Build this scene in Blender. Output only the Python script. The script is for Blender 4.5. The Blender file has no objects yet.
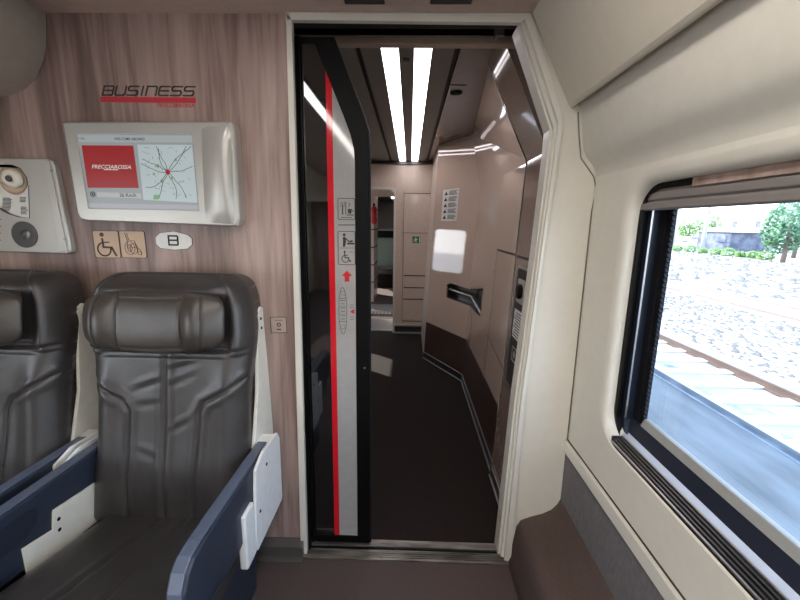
import bpy, bmesh, math, random
from mathutils import Vector, Matrix
from mathutils.geometry import tessellate_polygon
random.seed(7)
PI = math.pi
SC = bpy.context.scene
COL = SC.collection

# ------------------------------------------------------------------ camera model (photo frame 800x600)
F = 390.0
CAMZ = 1.35
dd = Vector((10, 76, -F)).normalized()
vv = Vector((-30, -1997, -F)).normalized()
vv = (vv - dd * vv.dot(dd)).normalized()
zz = -vv
xx = dd.cross(zz)
R3 = Matrix((xx, dd, zz))                      # world = R3 @ cam
CP = Vector((0, 0, CAMZ))
cam_d = bpy.data.cameras.new('camera')
cam = bpy.data.objects.new('camera', cam_d)
COL.objects.link(cam)
cam.matrix_world = Matrix.Translation(CP) @ R3.to_4x4()
cam_d.sensor_width = 36.0
cam_d.lens = 36.0 * F / 800.0
cam_d.clip_start = 0.02
cam_d.clip_end = 400
SC.camera = cam


def ray(px, py): return R3 @ Vector((px - 400, 300 - py, -F))
def PY(px, py, Y): r = ray(px, py); return CP + r * (Y / r.y)
def PX(px, py, X): r = ray(px, py); return CP + r * (X / r.x)
def PZ(px, py, Z): r = ray(px, py); return CP + r * ((Z - CAMZ) / r.z)
def xz(px, py, Y): p = PY(px, py, Y); return (p.x, p.z)


# ------------------------------------------------------------------ materials
def lin(c):
    c = c / 255.0
    return c / 12.92 if c <= 0.04045 else ((c + 0.055) / 1.055) ** 2.4
def rgb(r, g, b): return (lin(r), lin(g), lin(b), 1.0)


class NT:
    def __init__(s, m): s.t = m.node_tree; s.n = s.t.nodes; s.l = s.t.links
    def add(s, ty, **k):
        n = s.n.new(ty)
        for a, b in k.items(): setattr(n, a, b)
        return n
    def ln(s, a, b): s.l.new(a, b)


def mat(name, c, rough=0.5, metal=0.0, spec=0.5, c2=None, nscale=30, nstretch=(1, 1, 1), bump=0.0, bscale=200, coat=0.0, lo=0.35, hi=0.65, detail=4, bdist=0.002):
    m = bpy.data.materials.new(name); m.use_nodes = True
    t = NT(m); p = t.n['Principled BSDF']
    p.inputs['Base Color'].default_value = c
    p.inputs['Roughness'].default_value = rough
    p.inputs['Metallic'].default_value = metal
    p.inputs['Specular IOR Level'].default_value = spec
    p.inputs['Coat Weight'].default_value = coat
    p.inputs['Coat Roughness'].default_value = 0.05
    if c2 is None:
        c2 = tuple(x * 0.93 for x in c[:3]) + (1,)
    tc = t.add('ShaderNodeTexCoord'); mp = t.add('ShaderNodeMapping')
    mp.inputs['Scale'].default_value = nstretch
    t.ln(tc.outputs['Object'], mp.inputs['Vector'])
    no = t.add('ShaderNodeTexNoise'); no.inputs['Scale'].default_value = nscale; no.inputs['Detail'].default_value = detail
    t.ln(mp.outputs[0], no.inputs['Vector'])
    cr = t.add('ShaderNodeValToRGB')
    cr.color_ramp.elements[0].position = lo; cr.color_ramp.elements[0].color = c
    cr.color_ramp.elements[1].position = hi; cr.color_ramp.elements[1].color = c2
    t.ln(no.outputs['Fac'], cr.inputs[0]); t.ln(cr.outputs[0], p.inputs['Base Color'])
    if bump:
        n2 = t.add('ShaderNodeTexNoise'); n2.inputs['Scale'].default_value = bscale; n2.inputs['Detail'].default_value = 3
        t.ln(tc.outputs['Object'], n2.inputs['Vector'])
        b = t.add('ShaderNodeBump'); b.inputs['Strength'].default_value = bump; b.inputs['Distance'].default_value = bdist
        t.ln(n2.outputs['Fac'], b.inputs['Height']); t.ln(b.outputs[0], p.inputs['Normal'])
    return m


def emis(name, c, s):
    m = bpy.data.materials.new(name); m.use_nodes = True
    t = NT(m); p = t.n['Principled BSDF']
    p.inputs['Base Color'].default_value = (0.8, 0.8, 0.8, 1)
    no = t.add('ShaderNodeTexNoise'); no.inputs['Scale'].default_value = 6
    mx = t.add('ShaderNodeMix', data_type='RGBA'); mx.inputs[6].default_value = c
    mx.inputs[7].default_value = tuple(x * .95 for x in c[:3]) + (1,)
    t.ln(no.outputs['Fac'], mx.inputs[0]); t.ln(mx.outputs[2], p.inputs['Emission Color'])
    p.inputs['Emission Strength'].default_value = s
    return m


def screen_mat(name, c, s=0.8):
    m = bpy.data.materials.new(name); m.use_nodes = True
    p = m.node_tree.nodes['Principled BSDF']
    p.inputs['Base Color'].default_value = tuple(x * .3 for x in c[:3]) + (1,)
    p.inputs['Emission Color'].default_value = c
    p.inputs['Emission Strength'].default_value = s
    p.inputs['Roughness'].default_value = 0.3
    return m


def wood_mat():
    m = bpy.data.materials.new('wood laminate'); m.use_nodes = True
    t = NT(m); p = t.n['Principled BSDF']; p.inputs['Roughness'].default_value = 0.42
    tc = t.add('ShaderNodeTexCoord')
    def noise(sc, st, det, dist=0.0):
        mp = t.add('ShaderNodeMapping'); mp.inputs['Scale'].default_value = st
        t.ln(tc.outputs['Object'], mp.inputs['Vector'])
        n = t.add('ShaderNodeTexNoise'); n.inputs['Scale'].default_value = sc; n.inputs['Detail'].default_value = det
        n.inputs['Distortion'].default_value = dist
        t.ln(mp.outputs[0], n.inputs['Vector']); return n.outputs['Fac']
    a = noise(7, (1, 1, .13), 6, .9); b = noise(70, (1, 1, .05), 3); c = noise(2.5, (1, 1, .25), 2)
    m1 = t.add('ShaderNodeMath', operation='MULTIPLY'); m1.inputs[1].default_value = .5; t.ln(a, m1.inputs[0])
    m2 = t.add('ShaderNodeMath', operation='MULTIPLY_ADD'); m2.inputs[1].default_value = .25; t.ln(b, m2.inputs[0]); t.ln(m1.outputs[0], m2.inputs[2])
    m3 = t.add('ShaderNodeMath', operation='MULTIPLY_ADD'); m3.inputs[1].default_value = .25; t.ln(c, m3.inputs[0]); t.ln(m2.outputs[0], m3.inputs[2])
    cr = t.add('ShaderNodeValToRGB'); e = cr.color_ramp.elements
    e[0].position = .34; e[0].color = rgb(98, 79, 73)
    e[1].position = .66; e[1].color = rgb(184, 160, 150)
    k = e.new(.46); k.color = rgb(134, 111, 103)
    k = e.new(.53); k.color = rgb(160, 136, 127)
    t.ln(m3.outputs[0], cr.inputs[0]); t.ln(cr.outputs[0], p.inputs['Base Color'])
    return m


def glass_mat(name, tint=(1, 1, 1, 1), f=0.08):
    m = bpy.data.materials.new(name); m.use_nodes = True
    t = NT(m); t.n.remove(t.n['Principled BSDF'])
    o = t.n['Material Output']
    tr = t.add('ShaderNodeBsdfTransparent'); tr.inputs[0].default_value = tint
    g = t.add('ShaderNodeBsdfGlossy'); g.inputs['Roughness'].default_value = 0.0
    lw = t.add('ShaderNodeLayerWeight'); lw.inputs[0].default_value = .5
    pw = t.add('ShaderNodeMath', operation='POWER'); pw.inputs[1].default_value = 4.0
    fr = t.add('ShaderNodeMath', operation='MULTIPLY_ADD'); fr.inputs[1].default_value = .5; fr.inputs[2].default_value = .03
    t.ln(lw.outputs['Facing'], pw.inputs[0]); t.ln(pw.outputs[0], fr.inputs[0])
    mx = t.add('ShaderNodeMixShader')
    t.ln(fr.outputs[0], mx.inputs[0]); t.ln(tr.outputs[0], mx.inputs[1]); t.ln(g.outputs[0], mx.inputs[2])
    t.ln(mx.outputs[0], o.inputs[0])
    return m


M = dict(
    wood=wood_mat(),
    cream=mat('cream moulded panel', rgb(213, 207, 194), .5, c2=rgb(210, 204, 191), bump=.15, bscale=900, bdist=.0006),
    cream2=mat('cream ceiling cove', rgb(212, 203, 185), .5, c2=rgb(209, 200, 182), bump=.15, bscale=900, bdist=.0006),
    frame=mat('off white door frame', rgb(214, 209, 197), .38, c2=rgb(209, 204, 191), nscale=8, coat=.15),
    soffit=mat('taupe ceiling panel', rgb(200, 176, 162), .5),
    soffit_dark=mat('dark vent slot', rgb(52, 46, 46), .5),
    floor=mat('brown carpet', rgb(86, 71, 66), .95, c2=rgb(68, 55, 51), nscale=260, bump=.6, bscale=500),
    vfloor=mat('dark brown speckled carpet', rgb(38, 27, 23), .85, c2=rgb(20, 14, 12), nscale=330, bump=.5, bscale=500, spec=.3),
    greycarpet=mat('grey wall carpet', rgb(110, 105, 104), .95, c2=rgb(100, 95, 95), nscale=90, bump=.2, bscale=400, nstretch=(1, 1, .5)),
    plinth=mat('brown coved carpet', rgb(122, 102, 95), .95, c2=rgb(102, 84, 77), nscale=240, bump=.5, bscale=500),
    leather=mat('dark taupe leather', rgb(58, 55, 54), .33, c2=rgb(50, 47, 47), nscale=14, bump=.35, bscale=420, bdist=.0012, spec=.55),
    leather2=mat('brown grey headrest leather', rgb(68, 62, 57), .33, c2=rgb(58, 53, 49), nscale=14, bump=.35, bscale=420, bdist=.0012, spec=.55),
    piping=mat('seam thread', rgb(52, 49, 48), .6),
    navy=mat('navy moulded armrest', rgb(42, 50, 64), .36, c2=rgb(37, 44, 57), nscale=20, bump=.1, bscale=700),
    navydark=mat('navy recess shade', rgb(28, 34, 48), .5),  # darker armrest navy, recess shade put into the colour
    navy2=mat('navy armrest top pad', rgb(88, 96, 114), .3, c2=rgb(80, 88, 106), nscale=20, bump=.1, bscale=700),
    creamshell=mat('cream seat shell', rgb(214, 210, 198), .4),
    whiteplate=mat('white painted plate', rgb(222, 222, 220), .35),
    silver=mat('silver painted housing', rgb(188, 185, 179), .32, metal=.35, c2=rgb(182, 179, 172), nscale=5),
    steel=mat('brushed steel', rgb(170, 168, 166), .3, metal=.9, nscale=60, nstretch=(.1, 1, 1)),
    steeldark=mat('dark steel', rgb(96, 94, 94), .3, metal=.9),
    alum=mat('worn aluminium threshold', rgb(150, 145, 138), .4, metal=.8, c2=rgb(92, 86, 80), nscale=40, nstretch=(.15, 1, 1)),
    black=mat('black rubber', rgb(9, 9, 10), .45, spec=.14),
    blackgloss=mat('black glossy glass', rgb(12, 12, 13), .03, spec=.9, coat=.6),
    greygloss=mat('grey glossy film', rgb(158, 155, 152), .08, spec=.6, coat=.5),
    redgloss=mat('red glossy film', rgb(200, 24, 38), .08, spec=.5, coat=.4),
    podgloss=mat('glossy taupe laminate', rgb(204, 182, 166), .05, spec=.6, coat=.5, c2=rgb(199, 177, 161), nscale=3),
    podpost=mat('glossy bronze taupe laminate', rgb(142, 120, 108), .07, spec=.6, coat=.4),
    podkick=mat('dark brown kick laminate', rgb(66, 42, 32), .4, c2=rgb(52, 33, 25), nscale=90),
    seamlight=mat('taupe joint', rgb(118, 108, 96), .6),
    seam=mat('dark joint', rgb(48, 38, 34), .6),
    vceil=mat('grey green vestibule ceiling', rgb(122, 120, 112), .45),
    vceil2=mat('brown vestibule ceiling', rgb(118, 98, 88), .25),
    vwall=mat('beige vestibule panel', rgb(208, 190, 175), .3, coat=.2),
    bronze=mat('bronze door header', rgb(176, 156, 138), .35, metal=.4),
    red=mat('red enamel', rgb(190, 28, 38), .35),
    darktext=mat('dark brown lettering', rgb(70, 58, 56), .5),
    blacktext=mat('black lettering', rgb(22, 22, 24), .5),
    whitetext=mat('white lettering', rgb(235, 235, 232), .5),
    redtext=mat('red lettering', rgb(196, 46, 58), .5),
    tan=mat('tan sign plate', rgb(202, 172, 146), .5),
    white=mat('white plastic', rgb(228, 226, 220), .4),
    cream3=mat('pale cream plastic', rgb(232, 227, 210), .4),
    green=mat('green sign', rgb(10, 110, 76), .4),
    shade=mat('grey blind', rgb(124, 116, 112), .55, nscale=12, nstretch=(1, .1, 6)),
    fabric=mat('taupe blind fabric', rgb(168, 144, 132), .8, c2=rgb(140, 116, 104), nscale=40, nstretch=(1, 1, .2)),
    winframe=mat('grey window rail', rgb(160, 158, 152), .4, metal=.3),
    sillblue=mat('pale aluminium sill', rgb(190, 196, 208), .4, metal=.2, c2=rgb(188, 194, 206)),
    navygasket=mat('dark blue black gasket', rgb(26, 32, 46), .3),
    glass=glass_mat('window glass', (.93, .97, 1, 1)),
    light=emis('lit diffuser', (1, .93, .97, 1), 7.0),
    salight=emis('saloon lit diffuser', (1, .955, .90, 1), 16.0),
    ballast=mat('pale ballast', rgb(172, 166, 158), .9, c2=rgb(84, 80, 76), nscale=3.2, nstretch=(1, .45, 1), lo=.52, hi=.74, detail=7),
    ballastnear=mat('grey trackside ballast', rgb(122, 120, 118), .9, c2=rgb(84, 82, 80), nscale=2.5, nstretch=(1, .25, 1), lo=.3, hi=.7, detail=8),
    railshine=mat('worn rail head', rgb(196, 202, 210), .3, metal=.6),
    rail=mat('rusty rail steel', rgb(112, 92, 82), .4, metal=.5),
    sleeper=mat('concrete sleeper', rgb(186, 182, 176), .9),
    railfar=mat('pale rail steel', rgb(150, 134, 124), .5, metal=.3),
    leaf=mat('shrub leaves', rgb(150, 175, 96), .7, c2=rgb(96, 130, 72), nscale=3),
    leaf2=mat('tree leaves', rgb(104, 140, 96), .7, c2=rgb(70, 104, 78), nscale=2),
    bark=mat('bark', rgb(110, 96, 84), .8),
    bldg=mat('pale render', rgb(226, 222, 214), .9),
    bldgdark=mat('blue grey stone', rgb(110, 112, 122), .9, c2=rgb(78, 82, 94), nscale=1.4, lo=.4, hi=.6),
    roofm=mat('roof sheet', rgb(150, 140, 138), .8),
    concrete=mat('concrete post', rgb(170, 168, 164), .8),
    greenseat=mat('grey green seat cover', rgb(120, 130, 118), .7),
    bodyext=mat('painted car body', rgb(150, 150, 152), .4),
    dotted=mat('charcoal plastic', rgb(22, 22, 25), .5, spec=.2),
)


# ------------------------------------------------------------------ mesh helpers
class MB:
    def __init__(s): s.v = []; s.f = []; s.sm = []
    def addv(s, pts): b = len(s.v); s.v += [tuple(p) for p in pts]; return b
    def face(s, idx, smooth=False): s.f.append(tuple(idx)); s.sm.append(smooth)
    def box(s, x0, x1, y0, y1, z0, z1):
        b = s.addv([(x, y, z) for x in (x0, x1) for y in (y0, y1) for z in (z0, z1)])
        for q in ((0, 1, 3, 2), (4, 6, 7, 5), (0, 4, 5, 1), (2, 3, 7, 6), (0, 2, 6, 4), (1, 5, 7, 3)):
            s.face([b + i for i in q])
        return s
    def plate(s, fn, outer, holes=(), a=0.0, t=0.01):
        """fn(p2d, depth) -> 3d; flat plate of thickness t with holes"""
        loops = [list(outer)] + [list(h) for h in holes]
        tri = tessellate_polygon([[Vector((p[0], p[1], 0)) for p in l] for l in loops])
        flat = [p for l in loops for p in l]
        b0 = s.addv([fn(p, a) for p in flat]); b1 = s.addv([fn(p, a + t) for p in flat])
        for q in tri:
            s.face([b0 + i for i in q]); s.face([b1 + i for i in reversed(q)])
        k = 0
        for l in loops:
            n = len(l)
            for i in range(n):
                j = (i + 1) % n
                s.face([b0 + k + i, b0 + k + j, b1 + k + j, b1 + k + i])
            k += n
        return s
    def prism(s, axis, pts, a, b, holes=()):
        fn = {'x': lambda p, d: (d, p[0], p[1]), 'y': lambda p, d: (p[0], d, p[1]), 'z': lambda p, d: (p[0], p[1], d)}[axis]
        return s.plate(fn, pts, holes, a, b - a)
    def loft(s, loops, close=True, smooth=True, capa=False, capb=False):
        n = len(loops[0]); bs = [s.addv(l) for l in loops]
        for k in range(len(loops) - 1):
            for i in range(n if close else n - 1):
                j = (i + 1) % n
                s.face([bs[k] + i, bs[k] + j, bs[k + 1] + j, bs[k + 1] + i], smooth)
        if capa: s.face([bs[0] + i for i in reversed(range(n))])
        if capb: s.face([bs[-1] + i for i in range(n)])
        return s
    def tube(s, pts, r, seg=8, cap=True, smooth=True):
        pts = [Vector(p) for p in pts]; loops = []
        rr = r if isinstance(r, (list, tuple)) else [r] * len(pts)
        up = None
        for i, p in enumerate(pts):
            t = (pts[min(i + 1, len(pts) - 1)] - pts[max(i - 1, 0)]).normalized()
            if up is None: up = Vector((0, 0, 1)) if abs(t.z) < .9 else Vector((1, 0, 0))
            a = t.cross(up).normalized(); b = t.cross(a).normalized(); up = -b if False else up
            loops.append([p + (a * math.cos(q) + b * math.sin(q)) * rr[i] for q in [2 * PI * k / seg for k in range(seg)]])
        s.loft(loops, True, smooth, cap, cap); return s
    def disc(s, c, axis, prof, seg=28, smooth=True):
        """lathe: prof list of (radius, offset along axis) around centre c"""
        ax = Vector(axis).normalized(); u = ax.orthogonal().normalized(); w = ax.cross(u)
        c = Vector(c)
        loops = [[c + ax * h + (u * math.cos(q) + w * math.sin(q)) * max(r, 1e-5) for q in [2 * PI * k / seg for k in range(seg)]] for r, h in prof]
        return s.loft(loops, True, smooth, True, True)
    def ribbon(s, pts, w, fn, a=0.0, t=0.001, closed=False):
        """stroke along a 2d polyline"""
        P = [Vector((p[0], p[1])) for p in pts]; n = len(P)
        for i in range(n if closed else n - 1):
            p, q = P[i], P[(i + 1) % n]; d = (q - p)
            if d.length < 1e-7: continue
            d.normalize(); nn = Vector((-d.y, d.x)) * w / 2; e = d * w / 2 * .9
            s.plate(fn, [p - nn - e, q - nn + e, q + nn + e, p + nn - e], (), a, t)
        return s


def obj(name, mb, m, parent=None, org=(0, 0, 0), bevel=0, seg=2, sub=0):
    me = bpy.data.meshes.new(name)
    if parent is not None: org = ORG.get(parent.name, (0, 0, 0))
    me.from_pydata([(v[0] - org[0], v[1] - org[1], v[2] - org[2]) for v in mb.v], [], mb.f)
    for p, sm in zip(me.polygons, mb.sm): p.use_smooth = sm
    bm = bmesh.new(); bm.from_mesh(me); bmesh.ops.recalc_face_normals(bm, faces=bm.faces); bm.to_mesh(me); bm.free()
    me.materials.append(M[m] if isinstance(m, str) else m)
    o = bpy.data.objects.new(name, me); COL.objects.link(o)
    if parent is not None: o.parent = parent; ORG[o.name] = org
    else: o.location = org; ORG[o.name] = org
    if bevel:
        b = o.modifiers.new('bevel', 'BEVEL'); b.width = bevel; b.segments = seg; b.limit_method = 'ANGLE'; b.angle_limit = math.radians(35)
    if sub:
        b = o.modifiers.new('sub', 'SUBSURF'); b.levels = sub; b.render_levels = sub
    return o


ORG = {}


def thing(name, loc, label, cat, group=None, kind=None):
    o = bpy.data.objects.new(name, None); COL.objects.link(o); o.location = loc; o.empty_display_size = .1
    ORG[o.name] = tuple(loc); return tag(o, label, cat, group, kind)
def tag(o, label=None, cat=None, group=None, kind=None):
    if label: o['label'] = label
    if cat: o['category'] = cat
    if group: o['group'] = group
    if kind: o['kind'] = kind
    return o
def struct(name, mb, m, label=None, parent=None, **k):
    o = obj(name, mb, m, parent, **k)
    if parent is None: o['kind'] = 'structure'
    if label: o['label'] = label
    return o
def lab(o, s): o['label'] = s; return o
def copy_tree(o, parent=None):
    c = o.copy(); COL.objects.link(c)
    if parent is not None: c.parent = parent
    for ch in list(o.children): copy_tree(ch, c)
    return c


def rrect(x0, x1, y0, y1, r, n=8):
    out = []
    for cx, cy, a0 in ((x1 - r, y1 - r, 0), (x0 + r, y1 - r, 90), (x0 + r, y0 + r, 180), (x1 - r, y0 + r, 270)):
        for k in range(n + 1):
            a = math.radians(a0 + 90 * k / n); out.append((cx + r * math.cos(a), cy + r * math.sin(a)))
    return out
def circ(cx, cy, r, n=24, ry=None, a0=0, a1=360):
    full = abs(a1 - a0) >= 360
    return [(cx + r * math.cos(math.radians(a0 + (a1 - a0) * k / (n if full else n - 1))), cy + (ry or r) * math.sin(math.radians(a0 + (a1 - a0) * k / (n if full else n - 1)))) for k in range(n)]


def text(name, s, x, z, h, Y, m, parent, wid=None, shear=0.0, bold=0.0, align='LEFT', fn=None, t=0.0006):
    """text on a plane facing -Y at (x, z) baseline, cap height h, optional total width"""
    cu = bpy.data.curves.new(name, 'FONT'); cu.body = s; cu.size = 1.0; cu.shear = shear; cu.offset = bold
    cu.extrude = 0; cu.resolution_u = 3
    o = bpy.data.objects.new(name, cu); COL.objects.link(o)
    dg = bpy.context.evaluated_depsgraph_get(); me = bpy.data.meshes.new_from_object(o.evaluated_get(dg))
    bpy.data.objects.remove(o)
    xs = [v.co.x for v in me.vertices]; ys = [v.co.y for v in me.vertices]
    if not xs: return None
    w = max(xs) - min(xs); hh = max(ys) - min(ys); x0 = min(xs); y0 = min(ys)
    sy = h / hh; sx = (wid / w) if wid else sy
    fn = fn or (lambda p, d: (p[0], Y - d, p[1]))
    ox = x - (w * sx / 2 if align == 'CENTER' else 0)
    mb = MB(); b = mb.addv([fn((ox + (v.co.x - x0) * sx, z + (v.co.y - y0) * sy), t) for v in me.vertices])
    for p in me.polygons: mb.face([b + i for i in p.vertices])
    bpy.data.meshes.remove(me)
    if isinstance(parent, MB):
        k = parent.addv(mb.v)
        for f in mb.f: parent.face([k + i for i in f])
        return None
    return obj(name, mb, m, parent)


def onwall(Y):
    return lambda p, d: (p[0], Y - d, p[1])


W = 1.38            # front face of the bulkhead
WX = 0.62           # inner face of the side wall
SZ = 2.0            # saloon ceiling
VZ = 2.07           # vestibule ceiling
FY = 4.76           # far wall of the vestibule

# ================================================================== STRUCTURE: saloon
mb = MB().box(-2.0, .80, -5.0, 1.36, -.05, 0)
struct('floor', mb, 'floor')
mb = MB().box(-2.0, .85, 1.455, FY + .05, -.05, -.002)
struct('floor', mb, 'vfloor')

# bulkhead, wood, left of the door
mb = MB().prism('y', [(-2.0, 0), (-.415, 0), (-.405, .55), (-.398, 2.0), (-2.0, 2.0)], W, W + .06)
struct('wall_front', mb, 'wood')
mb = MB().prism('y', [(-2.0, 2.0), (.62, 2.0), (.62, 2.3), (-2.0, 2.3)], W + .001, W + .06)
struct('wall_above_door', mb, 'soffit')
# pillar panel right of door
mb = MB()
L0 = [(.345, 2.02), (.49, 1.70), (.485, 1.62), (.463, 1.27), (.445, .70), (.444, .0), (.444, 0)]
mb.prism('y', [(.34, 2.05), (.475, 1.70), (.47, 1.62), (.450, 1.27), (.428, .70), (.422, 0), (.80, 0), (.80, 2.05)], W, W + .07)
struct('wall_beside_door', mb, 'cream')

# left baseboard
mb = MB().prism('x', [(W, 0), (W, .075), (W - .008, .075), (W - .03, .055), (W - .034, .012), (W - .05, .006), (W - .05, 0)], -1.95, -.41)
struct('baseboard_front', mb, mat('grey baseboard', rgb(86, 80, 76), .35, metal=.2), bevel=.002)

# side wall with window opening (plane X = WX)
wy1, wy0, wz0, wz1 = 1.150, -.35, .70, 1.465
def wl(d, X, zb=.70, r=.085):
    return [(X, p[0], p[1]) for p in rrect(wy0 - d, wy1 + d, zb, wz1 + d, r + d, 10)]
flat = [(p[1], p[2]) for p in wl(.035, 0, .699)]
mb = MB()
mb.prism('x', [(-5.0, .55), (W, .55), (W, 1.52), (-5.0, 1.52)], WX, WX + .004, [flat, [(p[0] - 1.95, p[1]) for p in flat]])
for off in (0, -1.95):
    loops = [[(x, y + off, z) for x, y, z in l] for l in (wl(.035, WX, .699), wl(.02, WX + .002, .702), wl(.008, WX + .008, .706), wl(.002, WX + .018, .712), wl(0, WX + .032, .719), wl(0, WX + .05, .725))]
    mb.loft(loops)
# shoulder above the windows
prof = [(WX, 1.515), (WX - .003, 1.53), (WX - .014, 1.55), (WX - .034, 1.572), (WX - .05, 1.60), (WX - .06, 1.66), (WX - .075, 1.74), (WX - .085, 1.80)]
lo = [[(x, y, z) for x, z in prof] for y in (W, -5.0)]
mb.loft(lo, close=False)
struct('wall_right', mb, 'cream')
# thin joint where the window wall meets the pillar
mb = MB().tube([PY(578, 112, W - .003), PY(579, 135, W - .003), PY(581, 158, W - .003), PY(588, 168, W - .003), PY(594, 177, W - .003), PY(596, 190, W - .003), (WX - .003, W - .003, 1.40), (WX - .003, W - .003, .55)], .0020, 6)
struct('trim_1', mb, 'seamlight')
# lower side wall: cream strip, grey carpet
mb = MB().box(WX - .012, WX + .02, -5, W, .50, .545)
struct('trim_2', mb, 'frame', bevel=.003)
mb = MB().box(WX - .001, WX + .02, -5, W, .542, .552)
struct('trim_3', mb, 'seam')
mb = MB().box(WX - .004, WX + .04, -5, W, .19, .505)
struct('wall_lower_right', mb, 'greycarpet')
# exterior skin
mb = MB()
h1 = rrect(wy0 - .08, wy1 + .09, wz0 - .08, wz1 + .08, .08, 6)
mb.prism('x', [(-12, -.9), (14, -.9), (14, 2.55), (-12, 2.55)], .775, .80, [h1, [(a - 1.95, b) for a, b in h1]])
struct('wall_outer_right', mb, 'bodyext')
mb = MB()
vh = rrect(4.15, 5.45, .72, 1.60, .06, 6)
holes = [rrect(-4.6, -3.3, .75, 1.5, .08, 6), rrect(-2.9, -1.5, .75, 1.5, .08, 6), rrect(-1.0, .4, .75, 1.5, .08, 6), vh, rrect(6.6, 7.3, .5, 1.8, .06, 6), rrect(8.2, 9.6, .75, 1.5, .06, 6)]
mb.prism('x', [(-12, -.9), (14, -.9), (14, 2.55), (-12, 2.55)], -2.05, -1.95, holes)
struct('wall_left', mb, 'cream')
mb = MB().box(-2.1, .82, -12, 14, 2.5, 2.56)
struct('roof', mb, 'bodyext')
mb = MB().box(-2.05, .80, -5.05, -5.0, 0, 2.5)
struct('wall_back', mb, 'wood')

# carpeted cove along the side wall
prof = [(.425, 0), (.437, .03), (.444, .10), (.452, .16), (.468, .19), (.505, .207), (.55, .222), (.585, .242), (.606, .268), (WX, .30), (WX, 0)]
mb = MB().loft([[(x, y, z) for x, z in prof] for y in (W, -5)], close=True, smooth=True, capa=True, capb=True)
struct('trim_4', mb, 'plinth')
mb = MB().prism('z', [(WX - .007, 1.24), (WX - .024, .6), (WX - .024, -5), (WX - .004, -5), (WX - .004, 1.24)], .235, .262)
struct('trim_5', mb, 'black')

# ceiling
mb = MB().box(-1.95, .372, -5, W, SZ, SZ + .03)
struct('ceiling', mb, 'soffit')
mb = MB()
a = .0
P0 = [(.368, SZ + .03), (.362, SZ + .012), (.498, 1.752), (.506, 1.737), (.514, 1.729), (.520, 1.728), (.528, 1.733), (.56, 1.80), (.56, SZ + .03)]
mb.loft([[(x, y, z) for x, z in P0] for y in (W - .004, -5)], close=True, smooth=False, capa=True, capb=True)
struct('ceiling_cove', mb, 'cream2', bevel=.003)
mb = MB().box(.531, WX + .02, -5, W, 1.755, 1.81)
struct('trim_6', mb, 'seam')
mb = MB().box(.37, .80, -5, W + .02, 2.02, 2.06)
struct('ceiling_edge', mb, 'soffit')

# ceiling air slots
for k, (a, b) in enumerate(((345, 385), (430, 471))):
    p, q = PZ(a, 3, SZ), PZ(b, 4, SZ)
    t = thing('air_vent', ((p.x + q.x) / 2, 1.25, SZ), 'dark ceiling air slot nearer the %s corner of the doorway' % ('wood wall' if k == 0 else 'chamfered'), 'vent', 'air slots in the ceiling before the door')
    obj('vent_slot', MB().box(p.x, q.x, 1.19, p.y, SZ - .004, SZ + .002), 'soffit_dark', t, bevel=.001)
    mb = MB()
    for j in range(3): mb.box(p.x + .004, q.x - .004, 1.20 + j * .03, 1.206 + j * .03, SZ - .007, SZ - .003)
    obj('vent_louvre', mb, 'black', t)
# ceiling screws
for k, (px, py) in enumerate(((304, 11), (515, 12))):
    p = PZ(px, py, SZ)
    o = obj('ceiling_screw', MB().disc((0, 0, 0), (0, 0, -1), [(0.004, -.001), (.004, .001), (.002, .002)], 12), 'steeldark', org=(p.x, p.y, SZ)); tag(o, 'small round screw in the ceiling panel above the %s corner of the doorway' % ('red striped' if k == 0 else 'chamfered'), 'screw', 'ceiling screws over the doorway')

# saloon lights behind the viewer
def strip(name, x0, x1, y0, y1, z, label, m='light', th=.012, group=None):
    t = thing(name, ((x0 + x1) / 2, (y0 + y1) / 2, z), label, 'light', group)
    obj('diffuser', MB().box(x0, x1, y0, y1, z - th, z + .004), m, t)
    mb = MB().box(x0 - .008, x0, y0, y1, z - th - .002, z + .004).box(x1, x1 + .008, y0, y1, z - th - .002, z + .004)
    obj('light_frame', mb, 'steeldark', t)
    return t
strip('ceiling_light', -.555, -.50, -4.2, .95, SZ, 'long lit ceiling strip over the saloon seats, mirrored in the glass door', 'salight', group='saloon ceiling lights')
strip('ceiling_light', .04, .20, -4.2, .85, SZ, 'added lit ceiling strip, unseen, over the saloon aisle beside the window', 'salight', group='saloon ceiling lights')  # added strip out of view, made wide to brighten the saloon

# luggage rack, its end rounded against the bulkhead
t = thing('luggage_rack', (-1.6, 0, 1.8), 'cream overhead luggage rack with a rounded edge above the seats', 'luggage rack')
rp = [(-1.95, SZ), (-1.185, SZ), (-1.190, 1.96), (-1.200, 1.90), (-1.215, 1.86), (-1.245, 1.81), (-1.29, 1.775), (-1.35, 1.752), (-1.42, 1.74), (-1.95, 1.72)]
obj('rack_body', MB().loft([[(x, y, z) for x, z in rp] for y in (W - .001, -4.5)], smooth=True, capa=True, capb=True), 'cream3', t)
obj('edge_rail', MB().tube([(-1.20, W - .01, 1.995), (-1.20, -4.5, 1.995)], .010, 8), 'seam', t)

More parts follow.
